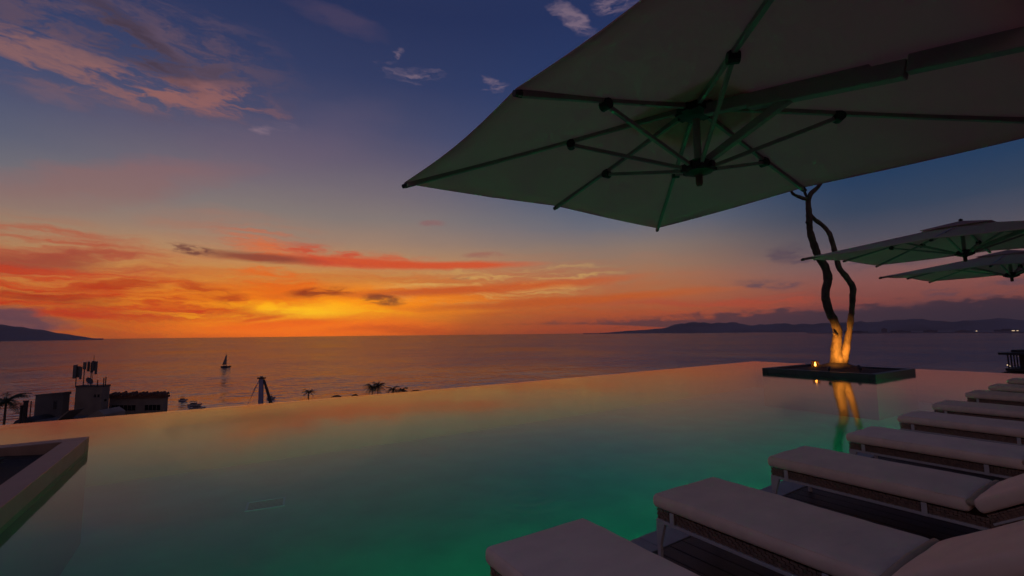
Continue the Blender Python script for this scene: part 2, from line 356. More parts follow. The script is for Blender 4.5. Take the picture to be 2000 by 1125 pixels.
def hills(name, prof, D, depth, seed):
    random.seed(seed); rows = 7; mb = MB(); vs = []; n = 0
    fine_p = []
    for (a0, e0), (a1, e1) in zip(prof[:-1], prof[1:]):
        k = max(2, int(abs(a1 - a0) / .35))
        for i in range(k): t = i / k; fine_p.append((a0 + (a1 - a0) * t, e0 + (e1 - e0) * t))
    fine_p.append(prof[-1])
    for j in range(rows):
        f = j / (rows - 1)
        for a, e in fine_p:
            d = D + depth * f
            h = max(0.0, math.tan(R(max(e, .0))) * (D + depth * .6) + 30)
            prof_f = math.sin(min(1, f / .62) * math.pi / 2) if f <= .62 else math.cos((f - .62) / .38 * math.pi / 2)
            nn = noise.noise(Vector((a * .9, f * 4, seed))) * .22 + noise.noise(Vector((a * 3.1, f * 9, seed))) * .1
            x, y = polar(a, d); z = SEA - 2 + h * max(0, prof_f * (1 + (nn if f not in (0, 1) else 0)))
            vs.append((x, y, z))
    w = len(fine_p)
    mb.add(vs, [(j * w + i, j * w + i + 1, (j + 1) * w + i + 1, (j + 1) * w + i) for j in range(rows - 1) for i in range(w - 1)])
    return mb.build(name, 'hill', smooth=True, kind='structure')
hills('headland', [(-32, 3.0), (-24, 2.9), (-18, 1.8), (-15.0, 1.2), (-12.6, .75), (-10.5, .3), (-8.6, -.15)], 13000, 3000, 3)
hills('mountains', [(42, -.15), (46.38, 0.17), (51.15, 0.48), (53.47, 1.04), (54.71, 1.20), (56.78, 0.98), (58.65, 1.06), (60.94, 0.73), (63.88, 0.84), (66.19, 0.69), (67.97, 0.81), (71.30, 0.83), (74.00, 1.06), (77.13, 0.73), (80.00, 0.87), (81.45, 0.70), (90, 1.9), (105, 2.6), (120, 2.2)], 17000, 4000, 8)
mb = MB(); pts = [polar(a, d) for a, d in ((66, 6800), (72, 6300), (78, 5900), (86, 5200), (100, 4600), (115, 5200), (115, 12000), (66, 12000))]
mb.prism(pts[::-1], -40, SEA + 6); mb.build('far_shore', 'hill', kind='structure')
random.seed(5)
for i, (px, w_, h_) in enumerate(((69.6, 60, 24), (70.4, 80, 14), (72.3, 26, 44), (73.5, 90, 16), (75.6, 60, 20), (77.8, 70, 14), (80.4, 90, 20))):
    x, y = polar(px, 6900); t = empty('shore_building', (x, y, SEA + 6), -R(px),
        ['small tower block on the far shore just right of the tree', 'low wide block on the far shore beside the small tower', 'tallest block on the far shore right of the tree',
         'wide pale block on the far shore beside the tallest block', 'block on the far shore in front of the mountain foot', 'low far shore block left of the shore lights', 'far shore block under the shore lights at the right edge'][i], 'building', 'blocks along the far shore')
    mb = MB(); mb.box(-w_, w_, -30, 30, 0, h_); mb.build('wall', 'hill', t)
    mb = MB(); mb.box(-w_ * .4, w_ * .3, -12, 12, h_, h_ + 8); mb.build('roof', 'hill', t)
for i, (a_, w_, lab) in enumerate((((78.60, -0.03)[0], 4, 'single bright lamp glinting on the far shore'), ((80.78, -0.06)[0], 8, 'row of lit lamps on the far shore at the right edge'), ((81.02, -0.06)[0], 5, 'small lit lamp right of the lamp row on the far shore'))):
    x, y = polar(a_, 5150); t = empty('shore_lamp', (x, y, SEA + 6), -R(a_), lab, 'lamp', 'lamps on the far shore')
    mb = MB(); mb.tube([(0, 0, 0), (0, 0, 12)], .8, 6); mb.build('post', 'steel_dark', t)
    mb = MB(); mb.box(-w_, w_, -2, 2, 12, 16); mb.build('lamp_head', 'lamp_warm', t)

# ------------------------------------------------------------------ hotel under and behind the terrace
def vnear(u): return 2.46 + .026 * u
FAR = [(-16, 12.6), (-3.3, 12.55), (4.7, 12.57), (8.25, 12.66), (13.16, 12.88), (18.8, 13.2), (24.25, 13.52)]
RIGHT = [(24.0, 5.0), (23.9, vnear(23.9))]
hot = empty('hotel_building', (6, -4, -33.2), 0, 'dark hotel block under the terrace with a roof slab over the right corner', 'building')
hot_i = Matrix.Translation((-6, 4, 33.2))
mb = MB(); mb.prism([(-16, -8)] + [(32, -8), (32, 2.0), (24.2, 2.0)] + [(23.8, 5.0), (24.0, 13.2)] + [(x, y - .35) for x, y in FAR[::-1][1:]], -33.2, -1.62)
mb.build('podium', 'hotel', hot, M=hot_i)
mb = MB(); mb.box(5.8, 31, -6.2, 1.2, 5.2, 5.55); mb.build('roof_slab', 'umbrella_dark', hot, M=hot_i)
for x in (9, 17, 25):
    mb = MB(); mb.box(x, x + .45, -5.4, -4.95, .042, 5.2); mb.build('column', 'hotel', hot, M=hot_i)

# ------------------------------------------------------------------ pool
mb = MB()
near = [(u, vnear(u)) for u in (-16, 0, 8, 16, 23.9)]
outline = near + [(24.0, 5.0)] + FAR[::-1]
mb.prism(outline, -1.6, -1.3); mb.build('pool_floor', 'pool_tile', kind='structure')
def wallstrip(name, line, off, z0, z1, m):
    mb = MB(); n = len(line); vs = []
    for i, p in enumerate(line):
        a_ = Vector(line[max(i - 1, 0)]); b_ = Vector(line[min(i + 1, n - 1)]); t = (b_ - a_).normalized(); nr = Vector((t.y, -t.x)) * off
        q = Vector(p) + nr
        vs += [(p[0], p[1], z0), (p[0], p[1], z1), (q.x, q.y, z1), (q.x, q.y, z0)]
    fs = []
    for i in range(n - 1):
        o = i * 4
        for k in range(4): fs.append((o + k, o + (k + 1) % 4, o + 4 + (k + 1) % 4, o + 4 + k))
    fs += [(0, 1, 2, 3), ((n - 1) * 4 + 3, (n - 1) * 4 + 2, (n - 1) * 4 + 1, (n - 1) * 4)]
    mb.add(vs, fs); return mb.build(name, m, kind='structure')
wallstrip('pool_wall_near', near, .2, -1.3, -.004, 'pool_wall')
wallstrip('pool_wall_far', [(x, y - .22) for x, y in FAR], -.2, -1.3, -.012, 'pool_wall')
wallstrip('pool_wall_right', [(23.7, vnear(23.9)), (23.8, 5.0), (24.0, 13.3)], .2, -1.3, -.012, 'pool_wall')
# water: Fresnel mirror over clear tinted water
m = bpy.data.materials.new('pool_water'); m.use_nodes = True; t = m.node_tree; n = t.nodes
n.remove(n['Principled BSDF'])
fr = n.new('ShaderNodeFresnel'); fr.inputs[0].default_value = 1.33
gl = n.new('ShaderNodeBsdfGlossy'); gl.inputs['Roughness'].default_value = .075; gl.inputs[0].default_value = (1, 1, 1, 1)
tr = n.new('ShaderNodeBsdfTransparent'); tr.inputs[0].default_value = (.62, .9, .82, 1)
mx = n.new('ShaderNodeMixShader'); t.links.new(fr.outputs[0], mx.inputs[0]); t.links.new(tr.outputs[0], mx.inputs[1]); t.links.new(gl.outputs[0], mx.inputs[2])
t.links.new(mx.outputs[0], n['Material Output'].inputs[0])
g = n.new('ShaderNodeNewGeometry')
n1 = n.new('ShaderNodeTexNoise'); n1.inputs['Scale'].default_value = .9; n1.inputs['Detail'].default_value = 3; t.links.new(g.outputs['Position'], n1.inputs['Vector'])
n2 = n.new('ShaderNodeTexNoise'); n2.inputs['Scale'].default_value = 5.0; n2.inputs['Detail'].default_value = 2; t.links.new(g.outputs['Position'], n2.inputs['Vector'])
b1 = n.new('ShaderNodeBump'); b1.inputs['Strength'].default_value = 1; b1.inputs['Distance'].default_value = .0035; t.links.new(n1.outputs[0], b1.inputs['Height'])
b2 = n.new('ShaderNodeBump'); b2.inputs['Strength'].default_value = 1; b2.inputs['Distance'].default_value = .0004; t.links.new(n2.outputs[0], b2.inputs['Height']); t.links.new(b1.outputs[0], b2.inputs['Normal'])
# a few faint rings where something touched the surface
vd = n.new('ShaderNodeVectorMath'); vd.operation = 'DISTANCE'; t.links.new(g.outputs['Position'], vd.inputs[0]); vd.inputs[1].default_value = (2.692, 3.796, 0.323)[:2] + (0,)
sn = n.new('ShaderNodeMath'); sn.operation = 'MULTIPLY'; sn.inputs[1].default_value = 34; t.links.new(vd.outputs['Value'], sn.inputs[0])
s2 = n.new('ShaderNodeMath'); s2.operation = 'SINE'; t.links.new(sn.outputs[0], s2.inputs[0])
fd = n.new('ShaderNodeMapRange'); fd.inputs[1].default_value = .7; fd.inputs[2].default_value = .1; t.links.new(vd.outputs['Value'], fd.inputs[0])
s3 = n.new('ShaderNodeMath'); s3.operation = 'MULTIPLY'; t.links.new(s2.outputs[0], s3.inputs[0]); t.links.new(fd.outputs[0], s3.inputs[1])
n3 = n.new('ShaderNodeMath'); n3.operation = 'MULTIPLY_ADD'; n3.inputs[1].default_value = .5; t.links.new(n1.outputs[0], n3.inputs[0]); t.links.new(vd.outputs['Value'], n3.inputs[2]); t.links.new(n3.outputs[0], sn.inputs[0])
b3 = n.new('ShaderNodeBump'); b3.inputs['Strength'].default_value = 1; b3.inputs['Distance'].default_value = .0005; t.links.new(s3.outputs[0], b3.inputs['Height']); t.links.new(b2.outputs[0], b3.inputs['Normal'])
t.links.new(b3.outputs[0], gl.inputs['Normal'])
MAT['pool_water'] = m
mb = MB(); mb.add([(x, y, 0) for x, y in outline], [tuple(range(len(outline)))])
mb.build('pool_water', 'pool_water', kind='structure')

# coping slabs and deck boards
cop = bpy.data.objects.new('pool_coping', None); COL.objects.link(cop); cop['kind'] = 'structure'
mbed = MB(); mbed.add([(-16, vnear(-16) - .2, .004), (24, vnear(24) - .2, .004), (24, vnear(24) - .01, .004), (-16, vnear(-16) - .01, .004)], [(0, 1, 2, 3)]); mbed.build('mortar_bed', 'hotel', cop)
slab = None
for i in range(32):
    u = -1.2 + i * .8
    if slab is None:
        mb = MB(); mb.box(0, .795, -.205, .012, -.05, .04); slab = mb.build('slab', 'coping_stone', cop, bevel=.006); o = slab
    else: o = slab.copy(); COL.objects.link(o)
    o.location = (u, vnear(u), 0); o.rotation_euler = (0, 0, math.atan(.026))
deck = bpy.data.objects.new('deck', None); COL.objects.link(deck); deck['kind'] = 'structure'
mb = MB(); mb.prism([(-16, -6.2), (32, -6.2), (32, vnear(32) - .22), (-16, vnear(-16) - .22)], -.12, .008); mb.build('deck_bed', 'umbrella_dark', deck)
board = None
for i in range(190):
    u = -1.5 + i * .146
    if board is None:
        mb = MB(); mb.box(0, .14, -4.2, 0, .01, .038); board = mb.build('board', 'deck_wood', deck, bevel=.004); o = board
    else: o = board.copy(); COL.objects.link(o)
    o.location = (u, vnear(u) - .215 - (.0 if i % 2 else .0), random.uniform(-.001, .001))

# underwater lamps along the near wall
for i, u in enumerate((-3.4, .2, 3.8, 7.4, 11.0, 14.6, 18.2)):
    t = empty('pool_lamp', (u, vnear(u), -.62), 0, ['round green underwater lamp near the left planter end of the pool', 'green underwater lamp in front of the nearest lounger',
        'green underwater lamp between the first and third loungers', 'green underwater lamp in front of the fourth lounger', 'green underwater lamp in front of the sixth lounger',
        'green underwater lamp in front of the eighth lounger', 'green underwater lamp past the last lounger'][i], 'pool lamp', 'underwater pool lamps')
    Mx = Matrix.Rotation(R(-90), 4, 'X')
    mb = MB(); mb.lathe([(.14, 0), (.14, .02), (.12, .03)], n=20, M=Mx); mb.build('rim', 'white_metal', t)
    mb = MB(); mb.lathe([(.1, .031), (.08, .04)], n=20, M=Mx); mb.build('lens', 'lamp_green', t)
    ld = bpy.data.lights.new('pool_lamp_light', 'SPOT'); ld.energy = 135; ld.color = (.0, 1, .33); ld.spot_size = R(124); ld.spot_blend = 1; ld.shadow_soft_size = .1
    lo = bpy.data.objects.new('pool_lamp_light', ld); COL.objects.link(lo); lo.parent = t; lo.location = (0, .1, 0); lo.rotation_euler = (R(60), 0, 0)
# floor drains
t = empty('floor_drain', (.9, 9.25, -1.3), R(-8), 'pale rectangular drain grate on the dark pool floor', 'drain')
mb = MB()
for a_, b_, c_, d_ in ((-.3, .3, .2, .235), (-.3, .3, -.235, -.2), (-.3, -.265, -.2, .2), (.265, .3, -.2, .2)): mb.box(a_, b_, c_, d_, 0, .008)
mb.build('frame', 'drain_pale', t)
for k in range(6):
    mb = MB(); mb.box(-.262, .262, -.185 + k * .065, -.155 + k * .065, .002, .006); mb.build('slat', 'drain_dark', t)
t = empty('floor_inlet', (3.533, 5.026, -0.490)[:2] + (-1.3,), 0, 'small round inlet fitting on the pool floor, right of centre', 'drain')
mb = MB(); mb.lathe([(.06, 0), (.06, .015), (.03, .02)], n=16); mb.build('cap', 'drain_pale', t)

# ------------------------------------------------------------------ planters standing in the pool
def planter(name, x0, x1, y0, y1, top, th, label, m='planter_stone'):
    t = empty(name, ((x0 + x1) / 2, (y0 + y1) / 2, -1.3), 0, label, 'planter'); Mi = Matrix.Translation(-t.location)
    for a_, b_, c_, d_ in ((x0, x1, y1 - th, y1), (x0, x1, y0, y0 + th), (x0, x0 + th, y0 + th + .003, y1 - th - .003), (x1 - th, x1, y0 + th + .003, y1 - th - .003)):
        mb = MB(); mb.box(a_, b_, c_, d_, -.06, top); mb.build('wall', m, t, bevel=.008, M=Mi)
    mb = MB(); mb.box(x0 + .004, x1 - .004, y0 + .004, y1 - .004, -1.3, -.063); mb.build('plinth', 'plinth_tile', t, M=Mi)
    return t, Mi
def soil(t, Mi, x0, x1, y0, y1, zf, res=40):
    mb = MB(); vs = []
    for j in range(res + 1):
        for i in range(res + 1):
            x = x0 + (x1 - x0) * i / res; y = y0 + (y1 - y0) * j / res
            vs.append((x, y, zf(x, y) + .02 * noise.noise(Vector((x * 6, y * 6, 0)))))
    mb.add(vs, [(j * (res + 1) + i, j * (res + 1) + i + 1, (j + 1) * (res + 1) + i + 1, (j + 1) * (res + 1) + i) for j in range(res) for i in range(res)])
    mb.build('soil', 'soil', t, smooth=True, M=Mi)
pl, Mi = planter('corner_planter', -4.9, -1.44, -.9, 9.06, .18, .24, 'low stone planter box standing in the pool at the left edge')
soil(pl, Mi, -4.68, -1.66, -.68, 8.84, lambda x, y: .06 + .03 * math.sin(x * 3) * math.sin(y * 2))
tp, Mi = planter('tree_planter', 18.06, 21.7, 6.1, 9.77, .165, .2, 'square dark planter island in the pool holding the bare tree', 'planter_dark')
TX, TY = 20.2, 8.0
soil(tp, Mi, 18.24, 21.52, 6.28, 9.59, lambda x, y: .1 + .28 * math.exp(-((x - TX) ** 2 + (y - TY) ** 2) / .55))

def leafy(name, loc, h, spread, count, seed, label):
    random.seed(seed); t = empty(name, loc, 0, label, 'plant', 'low plants in the left planter')
    mb = MB(); ml = MB()
    for k in range(count):
        a_ = random.uniform(0, 6.28); rr = spread * random.random(); hh = h * random.uniform(.5, 1)
        top = V(math.cos(a_) * rr, math.sin(a_) * rr, hh); mb.tube([(0, 0, -.02), top * .5 + V(0, 0, hh * .1), top], [.008, .006, .003], 5)
        for q in range(9):
            f = .35 + .65 * q / 9; c = top * f; b_ = a_ + random.uniform(-2, 2); L = random.uniform(.05, .1); d = V(math.cos(b_), math.sin(b_), random.uniform(-.3, .6)).normalized()
            s_ = d.cross(V(0, 0, 1)).normalized() * L * .3
            ml.add([c, c + d * L * .5 + s_, c + d * L, c + d * L * .5 - s_], [(0, 1, 2, 3)])
    mb.build('stem', 'bark', t); ml.build('foliage', 'leaf', t)
for i, (x, y, h) in enumerate(((-2.25, 8.1, .13), (-2.4, 7.3, .2), (-2.1, 6.6, .2), (-2.7, 6.3, .22), (-2.1, 5.7, .2))):
    leafy('ground_plant', (x, y, .07), h, .28, 16, 20 + i, ['tiny dark plant in the far corner of the left planter', 'low dark plant second from the far corner of the left planter',
        'low dark plant by the inner wall of the left planter', 'wider dark plant at the left edge inside the planter', 'dark plant nearest the viewer in the left planter'][i])

# ------------------------------------------------------------------ bare tree with two twisting stems
def spline(pts, k=5):
    pts = [Vector(p) for p in pts]; out = []
    for i in range(len(pts) - 1):
        p0 = pts[max(i - 1, 0)]; p1 = pts[i]; p2 = pts[i + 1]; p3 = pts[min(i + 2, len(pts) - 1)]
        for j in range(k):
            t = j / k
            out.append(.5 * ((2 * p1) + (-p0 + p2) * t + (2 * p0 - 5 * p1 + 4 * p2 - p3) * t * t + (-p0 + 3 * p1 - 3 * p2 + p3) * t ** 3))
    out.append(pts[-1]); return out
def limb(mb, pts, r0, r1, n=12, k=5, lump=.07, seed=0, rads=None):
    sp = spline(pts, k); m_ = len(sp)
    if rads: rr = [rads[min(int(i / k), len(rads) - 1)] * (1 - (i % k) / k) + rads[min(int(i / k) + 1, len(rads) - 1)] * ((i % k) / k) for i in range(m_)]
    else: rr = [r0 + (r1 - r0) * i / (m_ - 1) for i in range(m_)]
    rr = [r * (1 + lump * noise.noise(Vector((i * .55, seed, 0)))) for i, r in enumerate(rr)]
    o_ = len(mb.v); mb.tube(sp, rr, n)
    for i in range(o_, len(mb.v)):
        p = Vector(mb.v[i]); q = noise.noise(p * 5) * .02 + noise.noise(p * 13) * .009; c = sp[min((i - o_) // n, m_ - 1)]
        mb.v[i] = tuple(p + (p - c).normalized() * q)
tree = empty('bare_tree', (TX, TY, .2), 0, 'bare tree with two twisting stems lit amber from below on the planter island', 'tree')
Ti = Matrix.Translation(-tree.location)
mb = MB()
trunk = [(20.310, 8.031, 0.087), (20.279, 8.013, 0.403), (20.140, 8.006, 0.721), (20.080, 7.933, 1.154), (20.094, 7.876, 1.546), (19.979, 7.909, 1.899), (19.813, 8.014, 2.433), (19.745, 8.052, 2.988), (19.857, 7.967, 3.584), (19.753, 7.981, 4.039), (19.500, 8.094, 4.476), (19.347, 8.141, 4.913), (19.134, 8.155, 5.456), (19.073, 8.124, 6.048), (19.037, 8.096, 6.481), (19.009, 8.085, 6.718)]
limb(mb, trunk, 0, 0, 22, 8, .12, 1, [.42, .27, .185, .16, .15, .15, .145, .14, .145, .14, .13, .125, .11, .1, .095, .09])
limb(mb, [(19.015, 8.096, 6.600), (19.047, 7.983, 6.859), (19.196, 7.800, 7.077), (19.281, 7.579, 7.452), (19.336, 7.351, 8.054), (19.242, 7.337, 8.675)], .095, .04, 10, 5, .08, 2)
limb(mb, [(18.996, 8.103, 6.639), (18.864, 8.239, 6.735), (18.696, 8.394, 6.851), (18.554, 8.465, 7.031), (18.512, 8.533, 7.701), (18.319, 8.703, 8.339)], .075, .03, 10, 5, .08, 3)
limb(mb, [(19.011, 8.089, 6.678), (18.954, 8.156, 6.931), (18.978, 8.165, 7.224), (19.174, 8.077, 7.892), (19.152, 8.134, 8.529)], .055, .025, 8, 5, .08, 4)
mb.build('trunk', 'bark', tree, smooth=True, M=Ti)
mb = MB()
for a_, b_ in (((19.734, 8.030, 2.728), (19.541, 8.085, 2.825)), ((19.446, 8.074, 4.429), (19.225, 8.112, 4.316)), ((19.091, 8.159, 5.654), (18.894, 8.154, 5.769)), ((19.953, 7.865, 1.410), (19.737, 7.877, 1.490))):
    mb = MB(); limb(mb, [a_, tuple(Vector(a_).lerp(Vector(b_), .5)), b_], .07, .035, 8, 3, .1, 9)
    mb.build('knot', 'bark', tree, smooth=True, M=Ti)
mb = MB()
limb(mb, [(20.313, 7.954, 0.209), (20.350, 7.818, 0.642), (20.367, 7.685, 1.151), (20.354, 7.580, 1.600), (20.334, 7.463, 2.181), (20.281, 7.368, 2.760), (20.277, 7.318, 3.205), (20.138, 7.423, 3.581), (19.876, 7.550, 3.953), (19.724, 7.593, 4.421), (19.642, 7.605, 4.771), (19.544, 7.667, 5.288), (19.429, 7.824, 5.606), (19.226, 7.987, 5.856), (19.105, 8.100, 6.067)], 0, 0, 18, 8, .12, 6,
     [.22, .155, .12, .1, .095, .1, .105, .1, .095, .09, .085, .08, .075, .07, .06])
mb.build('stem', 'bark', tree, smooth=True, M=Ti)

def spot(parent, loc, target, energy, col, size=70, rad=.05):
    ld = bpy.data.lights.new('uplight_beam', 'SPOT'); ld.energy = energy; ld.color = col; ld.spot_size = R(size); ld.spot_blend = .7; ld.shadow_soft_size = rad
    o = bpy.data.objects.new('uplight_beam', ld); COL.objects.link(o); o.parent = parent
    o.location = Vector(loc) - parent.location; o.rotation_euler = (Vector(target) - Vector(loc)).to_track_quat('-Z', 'Y').to_euler()
for i, (p, lab, en) in enumerate(((V(*(18.205, 7.491, 0.120)), 'small dark spike spotlight at the left foot of the lit tree', 800), (V(*(19.431, 7.014, 0.120)), 'small dark spike spotlight right of the lit tree', 240))):
    t = empty('spike_spotlight', p, 0, lab, 'spotlight', 'spotlights on the tree planter')
    aim = (V(TX, TY, 1.0) - p).normalized()
    mb = MB(); mb.tube([(0, 0, -.1), (0, 0, .12)], .012, 6); mb.build('spike', 'umbrella_dark', t)
    mb = MB(); c = V(0, 0, .14); mb.tube([c - aim * .09, c - aim * .05, c + aim * .09], [.03, .05, .055], 12); mb.build('lamp_head', 'umbrella_dark', t)
    mb = MB(); mb.tube([c + aim * .091, c + aim * .094], .045, 12); mb.build('lens', 'glass_lamp', t)
    spot(t, p + V(0, 0, .14) + aim * .12, V(TX - .05, TY, 1.05 if i == 0 else .9), en, (1, .4, .05), 56)
# glass candle lantern
LP = V(*(19.776, 8.609, 0.100))
t = empty('candle_lantern', LP, 0, 'small glass lantern with a burning candle left of the tree', 'lantern')
mb = MB(); mb.lathe([(.15, 0), (.16, .02), (.16, .04)], n=20); mb.build('base', 'umbrella_dark', t)
mg = bpy.data.materials.new('lantern_glass'); mg.use_nodes = True; nn = mg.node_tree.nodes; pb = nn['Principled BSDF']
tb = nn.new('ShaderNodeBsdfTransparent'); tb.inputs[0].default_value = (.9, .62, .3, 1); ms = nn.new('ShaderNodeMixShader'); ms.inputs[0].default_value = .75
pb.inputs['Base Color'].default_value = (.35, .2, .06, 1); pb.inputs['Roughness'].default_value = .1
mg.node_tree.links.new(pb.outputs[0], ms.inputs[1]); mg.node_tree.links.new(tb.outputs[0], ms.inputs[2]); mg.node_tree.links.new(ms.outputs[0], nn['Material Output'].inputs[0]); MAT['lantern_glass'] = mg
mb = MB(); n_ = 20
prof = [(.12, .04), (.13, .16), (.12, .31)]
mb.add([V(r * math.cos(6.2832 * k / n_), r * math.sin(6.2832 * k / n_), z) for r, z in prof for k in range(n_)], [(i * n_ + k, i * n_ + (k + 1) % n_, (i + 1) * n_ + (k + 1) % n_, (i + 1) * n_ + k) for i in range(2) for k in range(n_)])
mb.build('glass', 'lantern_glass', t, smooth=True)
mb = MB(); mb.lathe([(.128, .31), (.13, .325), (.118, .33)], n=20); mb.build('rim', 'umbrella_dark', t)
mb = MB(); mb.lathe([(.04, .04), (.04, .11), (.03, .115)], n=12); mb.build('candle', 'cushion_trim', t)
mb = MB(); mb.lathe([(.01, .12), (.034, .16), (.022, .22), (.004, .28)], n=10); mb.build('flame', 'flame', t, smooth=True)
ld = bpy.data.lights.new('candle_light', 'POINT'); ld.energy = 1.2; ld.color = (1, .45, .1); ld.shadow_soft_size = .03
o = bpy.data.objects.new('candle_light', ld); COL.objects.link(o); o.parent = t; o.location = (0, 0, .24)

# ------------------------------------------------------------------ sun loungers
def cushion(L, W, H, r=.026, seed=0, n=(16, 40, 4), puff=.008, sag=.0):
    bm = bmesh.new(); bmesh.ops.create_cube(bm, size=1.0)
    bm.free(); mb = MB(); idx = {}
    nx, ny, nz = n; vs = []; fs = []
    def vid(i, j, k):
        key = (i, j, k)
        if key not in idx:
            def ease(f, n_, L_):
                q = [0, .3 * r / L_, r / L_]; q = q + [r / L_ + (1 - 2 * r / L_) * (k_ + 1) / (n_ - 4) for k_ in range(n_ - 5)] + [1 - v for v in q[::-1]]
                return q[round(f * n_)]
            x = -W / 2 + W * ease(i / nx, nx, W); y = -L / 2 + L * ease(j / ny, ny, L); z = -H / 2 + H * (0, r * .8 / H, .5, 1 - r * .8 / H, 1)[k]
            q = V(max(-W / 2 + r, min(W / 2 - r, x)), max(-L / 2 + r, min(L / 2 - r, y)), max(-H / 2 + r, min(H / 2 - r, z)))
            d = V(x, y, z) - q
            if d.length > 1e-6: p = q + d.normalized() * r
            else: p = V(x, y, z)
            if k > 0:
                ex = 1 - abs(x / (W / 2)) ** 4; ey = 1 - abs(y / (L / 2)) ** 6
                p.z += (puff * ex * ey + .006 * noise.noise(V(x * 4, y * 3, seed)) + .004 * noise.noise(V(x * 9, y * 16, seed + 5))) * k / nz
            if 0 < k < nz: 
                s_ = .006 * math.sin(math.pi * k / nz)
                if i in (0, nx): p.x += s_ * (1 if i else -1)
                if j in (0, ny): p.y += s_ * (1 if j else -1)
            idx[key] = len(vs); vs.append(p)
        return idx[key]
    xs = range(nx); ys = range(ny); zs = range(nz)
    for i in xs:
        for j in ys:
            fs.append((vid(i, j, nz), vid(i + 1, j, nz), vid(i + 1, j + 1, nz), vid(i, j + 1, nz)))
            fs.append((vid(i, j, 0), vid(i, j + 1, 0), vid(i + 1, j + 1, 0), vid(i + 1, j, 0)))
    for i in xs:
        for k in zs:
            fs.append((vid(i, 0, k), vid(i + 1, 0, k), vid(i + 1, 0, k + 1), vid(i, 0, k + 1)))
            fs.append((vid(i, ny, k), vid(i, ny, k + 1), vid(i + 1, ny, k + 1), vid(i + 1, ny, k)))
    for j in ys:
        for k in zs:
            fs.append((vid(0, j, k), vid(0, j, k + 1), vid(0, j + 1, k + 1), vid(0, j + 1, k)))
            fs.append((vid(nx, j, k), vid(nx, j + 1, k), vid(nx, j + 1, k + 1), vid(nx, j, k + 1)))
    mb.add(vs, fs); return mb
def weave(mb, x, y0, y1, z0, z1, along='y', side=1, M=None):
    """upright flat strands passing over and under three horizontal ones"""
    k = int((y1 - y0) / .022); h = (z1 - z0)
    for i in range(k):
        c = y0 + (i + .5) * (y1 - y0) / k
        for q in range(4):
            za = z0 + h * q / 4; zb = z0 + h * (q + 1) / 4 - .002; off = .004 * side * (1 if (i + q) % 2 else -.3)
            w = .0095
            if along == 'y': vs = (x + off - .002, x + off + .002, c - w, c + w, za, zb)
            else: vs = (c - w, c + w, x + off - .002, x + off + .002, za, zb)
            mb.box(*vs, M=M)
